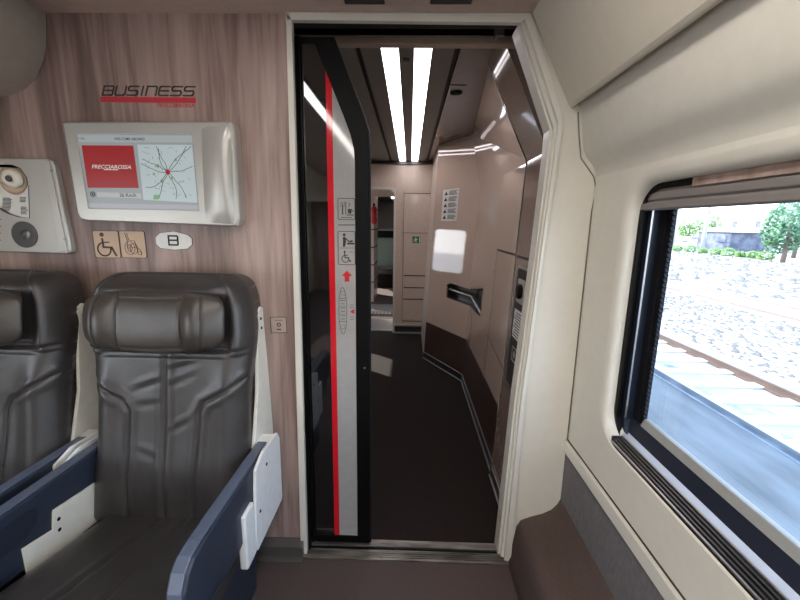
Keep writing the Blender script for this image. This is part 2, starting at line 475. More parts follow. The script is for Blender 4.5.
# ================================================================== window
w = bpy.data.objects.new('window_1', None); COL.objects.link(w); w.location = (.68, .4, .7); w['kind'] = 'structure'; ORG[w.name] = (.68, .4, .7)
def ringx(o0, o1, X0, X1, d0, d1, r=.085):
    A = rrect(wy0 - d0, wy1 + d0, wz0 - d0, wz1 + d0, r, 8); B = rrect(wy0 - d1, wy1 + d1, wz0 - d1, wz1 + d1, max(r + d1 - d0, .01), 8)
    return MB().prism('x', A, X0, X1, [B])
obj('gasket', ringx(0, 0, WX + .030, WX + .05, .0, -.016), 'black', w)
obj('inner_frame', ringx(0, 0, WX + .046, WX + .075, 0, -.03), 'navygasket', w)
obj('guide_rail', MB().box(WX + .045, WX + .05, wy1 - .035, wy1 - .031, .78, 1.45), 'steel', w)
obj('outer_gasket', ringx(0, 0, WX + .072, WX + .10, .03, -.055, r=.08), 'dotted', w)
# side band with toothed edge
Yb = PX(675, 205, .70).y
mb = MB(); pts = [(wy1, .74), (wy1, 1.46), (Yb, 1.46)]
n = 52
for k in range(n):
    z = 1.46 - (1.46 - .74) * (k + .5) / n
    pts += [(Yb, z + .004), (Yb - .006, z), (Yb, z - .004)]
pts += [(Yb, .74)]
mb.prism('x', pts, WX + .078, WX + .084)
obj('frit_band', mb, 'dotted', w)
# bottom rails
mb = MB().prism('y', [(WX + .068, .777), (WX + .079, .798), (WX + .09, .801), (WX + .09, .777)], wy0 + .03, wy1 - .075)
obj('bottom_rail', mb, 'winframe', w, bevel=.002)
mb = MB().prism('y', [(WX + .052, .741), (WX + .070, .778), (WX + .082, .778), (WX + .082, .73), (WX + .06, .73)], wy0 + .03, wy1 - .02)
obj('bottom_gasket', mb, 'navygasket', w)
mb = MB().box(WX + .10, WX + .106, wy0, wy1, wz0, wz1)
obj('glass', mb, 'glass', w)
# second window of the side wall and left windows: glass + frame
w2 = bpy.data.objects.new('window_2', None); COL.objects.link(w2); w2.location = (.68, -1.5, .7); w2['kind'] = 'structure'; ORG[w2.name] = (.68, -1.5, .7)
obj('glass', MB().box(WX + .10, WX + .106, wy0 - 1.95, wy1 - 1.95, wz0, wz1), 'glass', w2)

# window sill with air grille
SLY0, SLY1 = -.30, 1.098
s = thing('window_air_grille', (.65, .4, .70), 'long dark slotted air grille in the sill below the window', 'air grille')
def slope(u, h):           # u 0..1 across the ledge, from the wall face towards the glass
    return (WX + .004 + u * .031, .7085 + u * .0195 + h)
A = slope(0, 0); B = slope(1, 0)
obj('grille_bed', MB().prism('y', [A, B, (B[0], B[1] - .012), (A[0], A[1] - .006)], SLY0, SLY1), 'black', s)
for k in range(5):
    u = .03 + .94 * k / 4.0
    a = slope(u - .05, .001); b = slope(u + .05, .001)
    mb = MB().prism('y', [a, b, (b[0], b[1] + .0045), (a[0], a[1] + .0045)], SLY0, SLY1)
    obj('louvre', mb, 'steeldark' if 0 < k < 4 else 'steel', s)
mb = MB().box(A[0], B[0], SLY1 - .003, SLY1, A[1] - .01, B[1] + .002)
obj('end_cap', mb, 'steeldark', s)
mb = MB().prism('y', [(B[0] + .001, B[1] + .001), (WX + .053, .742), (WX + .07, .742), (WX + .07, .71), (B[0] + .001, .71)], SLY0 - .04, wy1 - .012)
struct('trim_7', mb, 'sillblue', bevel=.002)
# roller blind
b = thing('roller_blind', (.66, .4, 1.44), 'grey ribbed roller blind almost fully raised at the top of the window', 'blind')
prof = [(a + .012, b) for a, b in [(WX + .020, 1.396), (WX + .036, 1.396), (WX + .036, 1.45), (WX + .020, 1.45), (WX + .024, 1.444), (WX + .018, 1.440), (WX + .018, 1.424), (WX + .024, 1.420), (WX + .017, 1.414), (WX + .016, 1.400)]]
obj('hem_bar', MB().prism('y', prof, wy0 + .02, wy1 - .004), 'shade', b, bevel=.0015)
obj('blind_fabric', MB().box(WX + .028, WX + .031, wy0 + .02, wy1 - .20, 1.445, 1.4645), 'fabric', b)

# ================================================================== door frame
def off(path, d): return [(x + d, z) for x, z in path]
inn = [(.330, 1.975), (.462, 1.665), (.461, 1.60), (.447, 1.267), (.414, .705), (.392, .02), (.391, 0)]     # opening, back layer
out = [(.358, 2.0), (.488, 1.695), (.484, 1.61), (.463, 1.27), (.438, .70), (.432, .02), (.432, 0)]
mid1 = [(.337, 1.978), (.469, 1.668), (.468, 1.60), (.452, 1.267), (.421, .705), (.402, .02), (.401, 0)]
mid2 = [(.345, 1.985), (.477, 1.680), (.474, 1.606), (.456, 1.268), (.428, .703), (.412, .02), (.411, 0)]
def jamb(a, b, y0, y1):
    mb = MB()
    q0 = [(p[0], y0, p[1]) for p in a]; q1 = [(p[0], y0, p[1]) for p in b]
    r0 = [(p[0], y1, p[1]) for p in a]; r1 = [(p[0], y1, p[1]) for p in b]
    mb.loft([q0, q1, r1, r0, q0], close=False, smooth=False)
    i = len(mb.v); n = len(a)
    mb.addv([q0[0], q1[0], r1[0], r0[0], q0[-1], q1[-1], r1[-1], r0[-1]])
    mb.face([i, i + 1, i + 2, i + 3]); mb.face([i + 7, i + 6, i + 5, i + 4])
    return mb
d = bpy.data.objects.new('door_frame', None); COL.objects.link(d); d.location = (0, W, 0); d['kind'] = 'structure'; ORG[d.name] = (0, W, 0)
obj('jamb_back', jamb(inn, out, W + .022, W + .085), 'frame', d)
obj('jamb_middle', jamb(mid1, out, W + .006, W + .03), 'frame', d)
obj('jamb_front', jamb(mid2, [(x + .006, z) for x, z in out], W - .012, W + .012), 'frame', d, bevel=.0025, seg=2)
obj('head_strip', MB().prism('y', [(-.402, 1.977), (.332, 1.972), (.372, SZ - .001), (-.402, SZ - .001)], W - .012, W + .010), 'frame', d, bevel=.002)
obj('head_lining', MB().box(-.40, .36, W + .011, W + .062, 1.985, 2.04), 'black', d)
obj('side_lining', MB().box(-.42, -.392, W + .011, W + .045, .0, 2.0), 'black', d)
obj('side_strip', MB().prism('y', [(-.424, .008), (-.398, .008), (-.386, 1.98), (-.402, SZ - .001), (-.404, SZ - .001)], W - .012, W + .010), 'frame', d, bevel=.003)
# screws on the jamb
for k, (px, py) in enumerate(((545.5, 139), (544, 158), (533, 247), (523, 326), (515, 396), (516, 413), (514, 536), (507, 538))):
    r_ = PY(px, py, W + .004)
    o = obj('frame_screw', MB().disc((0, 0, 0), (0, -1, 0), [(.0035, 0), (.0035, .0012), (.001, .0014)], 10), 'steeldark', d)
    o.location = (r_.x, -.0135 if k > 3 else .004, r_.z)

# threshold
t = thing('door_threshold', (0, 1.4, 0), 'worn ribbed aluminium threshold plate across the doorway floor', 'threshold', kind='structure')
obj('front_plate', MB().box(-.405, .43, 1.355, 1.405, -.02, .006), 'alum', t, bevel=.002)
mb = MB()
for y in (1.366, 1.376, 1.386, 1.396): mb.box(-.40, .42, y, y + .003, .006, .009)
obj('ribs', mb, 'alum', t)
obj('track_slot', MB().box(-.40, .40, 1.407, 1.418, -.02, .002), 'black', t)
obj('rear_plate', MB().box(-.405, .40, 1.42, 1.456, -.02, .008), 'alum', t, bevel=.002)
for x in (-.09,):
    obj('threshold_screw', MB().disc((x, 1.436, .008), (0, 0, 1), [(.004, 0), (.004, .001)], 10), 'steeldark', t)
    obj('threshold_screw', MB().disc((x, 1.361, .006), (0, 0, 1), [(.003, 0), (.003, .001)], 10), 'steeldark', t)

# ================================================================== sliding glass door
DY = 1.432
d = bpy.data.objects.new('door_1', None); COL.objects.link(d); d.location = (-.3, DY, 0); d['kind'] = 'structure'; ORG[d.name] = (-.3, DY, 0)
d['label'] = 'half open sliding door leaf of black glossy glass with a red stripe and grey sign strip'
fo = [(-.75, .015), (-.146, .012), (-.148, 1.60), (-.150, 1.655), (-.160, 1.70), (-.189, 1.775), (-.263, 1.955), (-.75, 1.955)]
fi = [(-.73, .045), (-.198, .045), (-.198, 1.56), (-.201, 1.605), (-.212, 1.65), (-.235, 1.71), (-.330, 1.935), (-.73, 1.935)]
obj('door_edge_frame', MB().prism('y', fo, DY - .002, DY + .030, [fi]), 'black', d, bevel=.002)
obj('rubber_edge', MB().prism('y', [(-.150, .012), (-.141, .012), (-.143, 1.60), (-.146, 1.66), (-.185, 1.775), (-.19, 1.77), (-.152, 1.655)], DY + .004, DY + .024), 'dotted', d)
def clip_top(x):     # height of inner frame line at x
    P = [(-.198, 1.56), (-.201, 1.605), (-.212, 1.65), (-.235, 1.71), (-.330, 1.935)]
    for (a, b), (c, e) in zip(P, P[1:]):
        if c <= x <= a: return b + (e - b) * (a - x) / (a - c)
    return 1.56
obj('glass_panel', MB().prism('y', [(-.73, .045), (-.29, .045), (-.29, clip_top(-.29)), (-.33, 1.935), (-.73, 1.935)], DY + .002, DY + .012), 'blackgloss', d)
obj('red_stripe', MB().prism('y', [(-.296, .045), (-.274, .045), (-.274, clip_top(-.274)), (-.296, clip_top(-.296))], DY + .0005, DY + .010), 'redgloss', d)
obj('sign_strip', MB().prism('y', [(-.274, .045), (-.198, .045), (-.198, 1.56), (-.201, 1.605), (-.212, 1.65), (-.235, 1.71), (-.274, clip_top(-.274))], DY + .001, DY + .012), 'greygloss', d)
obj('edge_black_strip', MB().box(-.395, -.378, DY - .012, DY - .004, .02, 1.955), 'black', d)  # black band along the left edge of the glass
WD = DY + .0008
fn = onwall(WD)
def dp(px, py): q = PY(px, py, WD); return (q.x, q.z)
def outline(mb, pts, w, closed=True, fn=fn): mb.ribbon(pts, w, fn, 0, .0008, closed)
# pictogram frames
def signframe(x0, y0, x1, y1, r=.006):
    a = dp(x0, y1); b = dp(x1, y0); return rrect(a[0], b[0], a[1], b[1], r, 4)
mb = MB(); outline(mb, signframe(338.2, 198.5, 354.8, 219.5), .0022)
# fork, knife, cup
def G(px, py): return dp(px, py)
for x in (341, 342.6, 344.2): outline(mb, [G(x, 202), G(x, 206.5)], .0018, False)
outline(mb, [G(342.6, 206), G(342.6, 214)], .004, False); outline(mb, [G(345.8, 202), G(345.8, 214)], .0026, False)
mb.plate(fn, [G(347.6, 209), G(352, 209), G(351.2, 213.6), G(348.4, 213.6)], (), 0, .0008)
outline(mb, [G(347, 215), G(353.4, 215)], .003, False); outline(mb, [G(352, 210), G(353.4, 210.5), G(352, 212)], .0014, False)
outline(mb, [G(348.8, 203), G(350.2, 204.5), G(348.8, 206.5)], .0018, False)
outline(mb, [G(341, 217.6), G(352, 217.6)], .002, False)
obj('food_pictogram', mb, 'blacktext', d)
mb = MB(); outline(mb, [G(338.6, 225), G(354.6, 225)], .0032, False); obj('divider_line', mb, 'blacktext', d)
mb = MB(); outline(mb, signframe(338.4, 231.5, 355, 264.5), .0022); outline(mb, [G(339.8, 248), G(354, 248)], .0016, False)
# nursery figure
mb.plate(fn, circ(*G(344.2, 234.8), .0052, 12), (), 0, .0008)
mb.plate(fn, [G(342.8, 237), G(345.5, 237), G(346, 241.5), G(345, 246.8), G(342.9, 246.8), G(343, 241)], (), 0, .0008)
outline(mb, [G(345, 238), G(349, 241.5)], .004, False); outline(mb, [G(348, 243.6), G(353.4, 243.6)], .006, False); outline(mb, [G(350.3, 241.5), G(352, 241)], .006, False)
# wheelchair
def wheelchair(mb, cx, cy, s, fn, G):
    mb.plate(fn, circ(*G(cx - 1.5 * s, cy - 6 * s), .0045 * s, 12), (), 0, .0008)
    outline(mb, [G(cx - 1.4 * s, cy - 4.4 * s), G(cx - 1 * s, cy + .8 * s), G(cx + 2.6 * s, cy + .8 * s), G(cx + 4.4 * s, cy + 5 * s), G(cx + 5.6 * s, cy + 4.6 * s)], .0042 * s, False, fn)
    outline(mb, [G(cx - 1.2 * s, cy - 2 * s), G(cx + 2 * s, cy - 2 * s)], .003 * s, False, fn)
    c = G(cx - .7 * s, cy + 2 * s); outline(mb, circ(c[0], c[1], .0145 * s, 20, None, 110, 385), .0032 * s, False, fn)
wheelchair(mb, 346, 257, .88, fn, G)
text('wc', 'WC', *G(349.4, 252.8), .006, WD, 'blacktext', mb)
obj('toilet_pictogram', mb, 'blacktext', d)
mb = MB(); mb.plate(fn, [G(346.9, 270.5), G(352.4, 276), G(349.4, 276), G(349.4, 281.6), G(344.6, 281.6), G(344.6, 276), G(341.6, 276)], (), 0, .0008); obj('red_arrow', mb, 'red', d)
mb = MB(); a = G(339.2, 334); e = G(346.6, 287.5)
outline(mb, [(x, z) for x, z in circ((a[0] + e[0]) / 2, (a[1] + e[1]) / 2, (e[0] - a[0]) / 2, 28, (e[1] - a[1]) / 2)], .0018)
for y in (298.5, 321.5): outline(mb, [G(339.6, y), G(346.4, y)], .0018, False)
for y in (306, 314): outline(mb, [G(339.4, y), G(346.6, y)], .001, False)
for i, y in enumerate((300.5, 303.8, 307.8, 311.4, 315.8, 319)): outline(mb, [G(340.8 + (i % 2) * .6, y), G(345.3 - (i % 2) * .6, y)], .0022, False)
outline(mb, signframe(341, 291.5, 345, 295, .002), .001); outline(mb, signframe(341, 325, 345, 328.5, .002), .001)
for y in (305, 307.5, 317, 319.5): outline(mb, [G(350, y), G(353.6, y)], .0018, False)
obj('coach_map', mb, 'darktext', d)
mb = MB(); mb.plate(fn, [G(350, 311.5), G(354.3, 309), G(354.3, 314.2)], (), 0, .0008); obj('red_pointer', mb, 'red', d)
obj('door_screw', MB().disc((-.165, DY - .002, .80), (0, -1, 0), [(.004, 0), (.004, .0015)], 10), 'steel', d)

# door head drive cover seen through the opening
mb = MB().box(-.75, .44, 1.60, 1.64, 2.005, 2.035); struct('trim_9', mb, 'bronze', bevel=.003)
mb = MB().box(-1.3, .60, 1.625, 1.64, 2.03, 2.2); struct('light_blocker', mb, 'black')  # added black panel, blocks the corridor light strips above the bronze bar
mb = MB().box(-2.0, .62, 1.44, 1.66, 2.2, 2.24); struct('wall_over_track', mb, 'black')
h = thing('door_track_bracket', (.30, 1.52, 2.0), 'small grey metal bracket hanging in the upper corner of the doorway', 'bracket')
obj('bracket_plate', MB().box(.287, .312, 1.50, 1.505, 1.99, 2.06), 'steel', h, bevel=.001)
obj('bracket_arm', MB().box(.287, .292, 1.505, 1.56, 1.995, 2.05), 'steel', h)
h = thing('door_guide_rail', (0, 1.53, 2.06), 'dark guide rail running above the sliding door', 'rail')
obj('rail_bar', MB().box(-.75, .34, 1.525, 1.55, 2.06, 2.09), 'steeldark', h)

# ================================================================== vestibule
mb = MB().box(-2.0, -.245, 1.64, FY, VZ, VZ + .03).box(-.222, -.135, 1.64, FY, VZ - .006, VZ + .03).box(-.062, .004, 1.64, FY, VZ - .006, VZ + .03).box(.078, .172, 1.64, FY, VZ - .006, VZ + .03)
struct('ceiling', mb, 'vceil')
mb = MB().box(-.25, -.218, 1.64, FY, VZ + .02, VZ + .05).box(.168, .20, 1.64, FY, VZ + .02, VZ + .05)
struct('trim_11', mb, 'black')
mb = MB().box(.196, .62, 1.64, FY, VZ, VZ + .03); struct('ceiling', mb, 'vceil2')
for k, (x0, x1) in enumerate(((-.135, -.062), (.004, .078))):
    t = thing('vestibule_light', ((x0 + x1) / 2, 3.2, VZ), 'white lit strip in the corridor ceiling, the one nearer the ' + ('sliding door leaf' if k == 0 else 'speaker grille'), 'light', 'lit strips in the corridor ceiling')
    obj('diffuser', MB().box(x0, x1, 1.75, 3.20, VZ - .002, VZ + .01).box(x0, x1, 3.206, 4.70, VZ - .002, VZ + .01), 'light', t)
    obj('end_cap', MB().box(x0, x1, 4.70, 4.74, VZ - .02, VZ + .01), 'steel', t)
t = thing('ceiling_sensor', (-.03, 1.90, VZ - .006), 'small dark rectangular sensor between the two lit ceiling strips', 'sensor')
obj('sensor_plate', MB().box(-.046, -.016, 1.88, 1.905, VZ - .014, VZ - .006), 'blacktext', t, bevel=.001)
obj('sensor_lens', MB().box(-.040, -.022, 1.885, 1.90, VZ - .016, VZ - .013), 'steeldark', t)
t = thing('ceiling_speaker', (.235, 2.33, VZ), 'dark round speaker grille in the brown corridor ceiling', 'speaker')
obj('speaker_plate', MB().box(.195, .285, 2.23, 2.47, VZ - .003, VZ + .001), 'vceil2', t, bevel=.001)
obj('speaker_grille', MB().disc((.24, 2.34, VZ - .003), (0, 0, -1), [(.034, 0), (.034, .003), (.028, .004)], 24), 'soffit_dark', t)
mb = MB()
for k in range(-3, 4): mb.box(.24 - math.sqrt(.033 ** 2 - (k * .009) ** 2), .24 + math.sqrt(.033 ** 2 - (k * .009) ** 2), 2.34 + k * .009 - .002, 2.34 + k * .009 + .002, VZ - .010, VZ - .006)
obj('grille_bars', mb, 'black', t)
o = obj('ceiling_button', MB().disc((0, 0, 0), (0, 0, -1), [(.008, -.001), (.008, .004), (.004, .005)], 12), 'soffit_dark', org=(-.40, 3.55, VZ)); tag(o, 'tiny dark button on the corridor ceiling beside the door leaf', 'detector')

# toilet cabin wall. plane B leans: X = xb(z)
def xb(z): return .482 + .043 * min(z, 1.645)
def Bp(p, d):        # p = (y, z) on the leaning side
    return (xb(p[1]) - d, p[0], p[1])
NB = Vector((1, 0, -.043)).normalized()
def PB(px, py):
    r = ray(px, py); p0 = Vector((.482, 0, 0)); k = (p0 - CP).dot(NB) / r.dot(NB); q = CP + r * k; return (q.y, q.z)
YA = 3.24      # corner between side and angled face
CA = Vector((xb(0), YA, 0)); CAt = Vector((xb(1.645), YA, 1.645))
ED = Vector((.165, 3.83, 0))
ux = (ED - CA).normalized()
def Ap(p, d):   # p = (s, z): s along the angled face from the corner, leaning with the corner line
    q = CA + ux * p[0] + Vector((.043 * p[1], 0, p[1])); n = Vector((ux.y, -ux.x, 0)); n = n if n.y < 0 else -n
    return tuple(q + n * d)
LA = (ED - CA).length
nA = Vector((ux.y, -ux.x, 0)); nA = nA if nA.y < 0 else -nA
def PA(px, py):
    a = Vector(Ap((0, 0), 0)); b = Vector(Ap((1, 0), 0)) - a; c = Vector(Ap((0, 1), 0)) - a
    n = b.cross(c); r = ray(px, py); k = (a - CP).dot(n) / r.dot(n); q = CP + r * k - a
    z = q.z; s_ = (q - Vector((.043 * z, 0, z))).dot(ux); return (s_, z)
# recess outline (bent grab niche) on both faces
rA = [(-.001, PA(473, 290)[1]), PA(450, 283), (PA(446.5, 285)), PA(446, 297), (-.001, PA(470, 306)[1])]
zt_, zb_ = rA[0][1], rA[4][1]
yN = PB(482, 300)[0]
rB = [(YA + .001, zt_), (YA + .001, zb_), (yN + .02, PB(481, 318)[1]), (yN, PB(482, 310)[1]), (yN, PB(482.5, 288)[1])]
ZK = .385
wp = bpy.data.objects.new('wall_toilet_cabin', None); COL.objects.link(wp); wp.location = (.5, 2.5, 0); wp['kind'] = 'structure'; ORG[wp.name] = (.5, 2.5, 0)
yP = 1.93
obj('side_panel', MB().plate(Bp, [(yP, ZK), (YA, ZK), (YA, zb_), (yN + .02, rB[2][1]), (yN, rB[3][1]), (yN, rB[4][1]), (YA, zt_), (YA, 1.645), (yP, 1.645)], (), 0, -.02), 'podgloss', wp)
obj('angled_panel', MB().plate(Ap, [(0, ZK), (LA, ZK), (LA, 2.07), (.16, 2.07), (0, 1.645), (0, zt_), (rA[1][0], rA[1][1]), rA[2], rA[3], (0, zb_)], (), 0, -.02), 'podgloss', wp)
# upper sloped facet up to the ceiling
ca, cb = (xb(1.645), 1.645), (.345, VZ)
A3 = Vector(Ap((.16, 2.07), 0)); A4 = Vector(Ap((0, 1.645), 0))
mb = MB().loft([[(ca[0], yP, ca[1]), (cb[0], yP, cb[1])], [tuple(A4), tuple(A3)]], close=False, smooth=False)
mb.loft([[(ca[0] + .02, yP, ca[1] + .01), (cb[0] + .02, yP, cb[1] + .01)], [tuple(A4 + Vector((.02, 0, .01))), tuple(A3 + Vector((.02, 0, .01)))]], close=False, smooth=False)
obj('sloped_panel', mb, 'podgloss', wp)
obj('kick_panel', MB().plate(Bp, [(yP, .0), (YA, .0), (YA, ZK), (yP, ZK)], (), -.001, -.02).plate(Ap, [(0, 0), (LA, 0), (LA, ZK), (0, ZK)], (), -.001, -.02), 'podkick', wp)
# bronze post section near the doorway
mb = MB().plate(Bp, [(1.475, .02), (yP, .02), (yP, 1.645), (1.475, 1.645)], (), .012, -.03)
mb.loft([[(ca[0] - .012, y, ca[1]), (cb[0] - .012, y, cb[1]), (cb[0] + .03, y, cb[1]), (ca[0] + .03, y, ca[1])] for y in (1.66, yP)], smooth=False, capa=True, capb=True)
obj('post_panel', mb, 'podpost', wp, bevel=.002)
obj('post_edge_trim', MB().tube([(cb[0] - .013, yP, cb[1] - .01), (ca[0] - .013, yP, ca[1]), (xb(.07) - .013, yP, .07)], .0030, 8), 'silver', wp)
# return wall behind the angled face
obj('return_panel', MB().plate(lambda p, d: (ED.x + .043 * p[1] - d, p[0], p[1]), [(3.83, 0), (FY, 0), (FY, VZ), (3.83, VZ)], (), 0, -.02), 'vwall', wp)
# skirting
sk = [(0, 0), (0, .07)]
obj('skirting', MB().plate(Bp, [(1.47, 0), (yP, 0), (yP, .065), (1.47, .065)], (), .018, -.006).plate(Bp, [(yP, 0), (YA, 0), (YA, .065), (yP, .065)], (), .006, -.006).plate(Ap, [(-.003, 0), (LA, 0), (LA, .065), (-.003, .065)], (), .006, -.006), 'steeldark', wp)
obj('skirting_bead', MB().tube([Bp((1.48, .066), .018), Bp((yP, .066), .018), Bp((yP + .01, .066), .006), Bp((YA, .066), .006), Ap((LA, .066), .006)], .004, 6).tube([Bp((1.48, .005), .020), Bp((yP, .005), .020), Bp((yP + .01, .005), .008), Bp((YA, .005), .008), Ap((LA, .005), .008)], .005, 6), 'steel', wp)
# niche walls
mb = MB()
def niche(fnc, pts, dep):
    n = len(pts); b = mb.addv([fnc(p, -.0005) for p in pts] + [fnc(p, -dep) for p in pts])
    for i in range(n - 1): mb.face([b + i, b + i + 1, b + n + i + 1, b + n + i])
    mb.face([b + n + i for i in range(n)])
niche(Ap, [rA[0], rA[1], rA[2], rA[3], rA[4]], .07)
niche(Bp, [rB[0], rB[4], rB[3], rB[2], rB[1]], .07)
obj('grab_niche', mb, 'steeldark', wp)
zr = (zt_ + zb_) / 2
obj('grab_rail', MB().tube([Ap((rA[2][0] - .01, zr + .02), -.05), Ap((rA[2][0] - .03, zr + .02), -.018), Ap((.01, zr + .01), -.018), Bp((YA - .02, zr + .005), -.018), Bp((yN + .06, zr - .03), -.018), Bp((yN + .02, zr - .03), -.05)], .011, 10), 'steel', wp)
# joints of the hatch (thin raised seams)
def seamB(pts, w=.005, m='seam', name='hatch_joint', d0=.0012):
    mb = MB()
    for a, c in zip(pts, pts[1:]):
        A_, C_ = Vector(a), Vector(c); dv = (C_ - A_).normalized(); nn = Vector((-dv.y, dv.x)) * w / 2
        mb.plate(Bp, [A_ - nn, C_ - nn, C_ + nn, A_ + nn], (), 0, d0)
    return obj(name, mb, m, wp)
yh0, yh1 = 2.40, 1.945
seamB([(yh1, 1.205), (yh0, 1.205)], .012)
seamB([(yh0, 1.205), (yh0, ZK)], .006, 'podpost')
seamB([(yh0 + .02, .66), (1.95, .60)], .006)
seamB([(2.46, .55), (2.46, ZK)], .004, 'podpost')
seamB([(YA - .18, zb_ - .02), (YA - .18, ZK)], .004, 'seam')
seamB([(1.48, 1.205), (yP - .02, 1.205)], .012, d0=.0135)

# control box with key switch on the post
t = thing('control_panel', (.52, 1.72, 1.03), 'black and silver key switch control panel in the glossy post beside the doorway', 'control panel')
a0, a1 = 1.66, 1.86
def Bq(p, d): return (xb(p[1]) - .012 - d, p[0], p[1])
obj('panel_frame', MB().plate(Bq, rrect(a0, a1, .58, 1.17, .02, 5), [rrect(a0 + .015, a1 - .015, .595, 1.155, .015, 5)], 0, .006), 'steel', t)
obj('panel_face', MB().plate(Bq, rrect(a0 + .015, a1 - .015, .595, 1.155, .015, 5), (), 0, .003), 'seam', t)
c = (xb(1.08) - .016, 1.77, 1.06)
obj('switch_plate', MB().plate(Bq, rrect(1.71, 1.825, 1.00, 1.11, .012, 5), (), .003, .003), 'silver', t)
obj('key_switch', MB().disc((xb(1.06) - .018, 1.765, 1.055), (-1, 0, .04), [(.034, 0), (.034, .012), (.022, .018)], 24), 'black', t)
lb = obj('notice_label', MB().plate(Bq, rrect(1.71, 1.83, .83, .965, .004, 3), (), .003, .001), 'white', t)
mb = MB()
for k in range(9): mb.plate(Bq, [(1.72, .84 + k * .0135), (1.82 - (k % 3) * .012, .84 + k * .0135), (1.82 - (k % 3) * .012, .845 + k * .0135), (1.72, .845 + k * .0135)], (), .004, .0006)
obj('label_lines', mb, 'blacktext', lb)
mb = MB().plate(Bq, rrect(1.72, 1.80, .72, .79, .006, 4), [rrect(1.728, 1.792, .728, .782, .005, 4)], .003, .0012).plate(Bq, circ(1.76, .755, .018, 16), (), .003, .0012)
obj('small_pictogram', mb, 'silver', t)

# instruction sheet on the angled face
t = thing('instruction_notice', Ap((LA * .5, 1.5), .001), 'white pictogram and text notice stuck high on the angled glossy panel', 'notice')
q = [PA(443.5, 190), PA(459.5, 188), PA(456.5, 221), PA(442, 222)]
sx0, sx1 = sorted((q[0][0], q[1][0])); sz0, sz1 = q[2][1], q[0][1]
obj('notice_sheet', MB().plate(Ap, [(sx0, sz0), (sx1, sz0), (sx1, sz1), (sx0, sz1)], (), .0008, .001), 'white', t)
mb = MB(); hh = (sz1 - sz0) / 5.3; ww = sx1 - sx0
for k in range(5):
    zc = sz1 - hh * (k + .65)
    xr = sx1 - ww * .22    # s grows away from the viewer's right, so the symbol column sits at large s
    mb.plate(Ap, [(xr - ww * .10, zc - hh * .3), (xr + ww * .12, zc - hh * .3), (xr + ww * .01, zc + hh * .32)], (), .0018, .0008)
    for j in range(4):
        zl = zc - hh * .3 + j * hh * .19
        mb.plate(Ap, [(sx0 + ww * (.08 + .05 * ((k + j) % 3)), zl), (sx0 + ww * .6, zl), (sx0 + ww * .6, zl + hh * .09), (sx0 + ww * (.08 + .05 * ((k + j) % 3)), zl + hh * .09)], (), .0018, .0008)
obj('notice_print', mb, 'blacktext', t)

# far wall with doorway and inset door
wf = bpy.data.objects.new('wall_far', None); COL.objects.link(wf); wf.location = (0, FY, 0); wf['kind'] = 'structure'; ORG[wf.name] = (0, FY, 0)
dx0, dx1, dzt = -.86, -.195, 1.745
obj('far_panel', MB().prism('y', [(-1.38, 0), (dx0, 0), (dx0, dzt - .04), (dx0 + .04, dzt), (dx1 - .04, dzt), (dx1, dzt - .04), (dx1, 0), (.50, 0), (.50, 2.1), (-1.38, 2.1)], FY, FY + .05), 'vwall', wf)
obj('doorway_trim', MB().prism('y', [(dx0, 0), (dx0, dzt - .04), (dx0 + .04, dzt), (dx1 - .04, dzt), (dx1, dzt - .04), (dx1, 0), (dx1 + .025, 0), (dx1 + .025, dzt), (dx1 - .02, dzt + .03), (dx0 + .02, dzt + .03), (dx0 - .025, dzt), (dx0 - .025, 0)], FY - .012, FY), 'frame', wf)
x0 = -.075
obj('inset_panel', MB().prism('y', [(x0, .16), (.235, .16), (.235, 1.70), (x0, 1.70)], FY - .008, FY), 'vwall', wf, bevel=.003)
mb = MB()
for z in (1.705, 1.245, .155): mb.box(x0 - .005, .235, FY - .010, FY - .002, z - .003, z + .003)
mb.box(x0 - .004, x0, FY - .010, FY - .002, .155, 1.705)
obj('panel_joint', mb, 'seam', wf)
mb = MB()
for py in (275.5, 287.5, 299): z = PY(410, py, FY).z; mb.box(x0 + .01, .25, FY - .0125, FY - .006, z - .006, z + .006)
obj('ventilation_slot', mb, 'seam', wf)
obj('skirting', MB().box(dx1 + .026, .30, FY - .02, FY, 0, .09), 'steeldark', wf, bevel=.004)
obj('skirting_bead', MB().box(dx1 + .026, .30, FY - .026, FY, .085, .1).box(dx1 + .026, .30, FY - .05, FY, 0, .012), 'steel', wf)
obj('ceiling_joint', MB().box(-2.0, .3, FY - .03, FY, 2.03, 2.06), 'steeldark', wf)
t = thing('exit_sign', (.065, FY - .02, 1.13), 'small green emergency exit sign with a white running figure on the beige panel', 'sign')
a = PY(412.3, 243, FY - .012); b_ = PY(420.8, 236.6, FY - .012)
obj('sign_plate', MB().box(a.x, b_.x, FY - .014, FY - .010, a.z, b_.z), 'green', t)
gx = lambda u, v: (a.x + (b_.x - a.x) * u, a.z + (b_.z - a.z) * v)
mb = MB(); f2 = onwall(FY - .014)
mb.plate(f2, circ(*gx(.38, .8), .006, 10), (), 0, .001)
for l in ([(.5, .68), (.34, .42)], [(.34, .42), (.5, .28), (.44, .1)], [(.34, .42), (.14, .22)], [(.5, .66), (.62, .52)], [(.46, .66), (.22, .56)]): mb.ribbon([gx(*p) for p in l], .008, f2, 0, .001)
mb.plate(f2, [gx(.82, .08), gx(.95, .08), gx(.95, .92), gx(.82, .92)], (), 0, .001)
obj('running_figure', mb, 'whitetext', t)

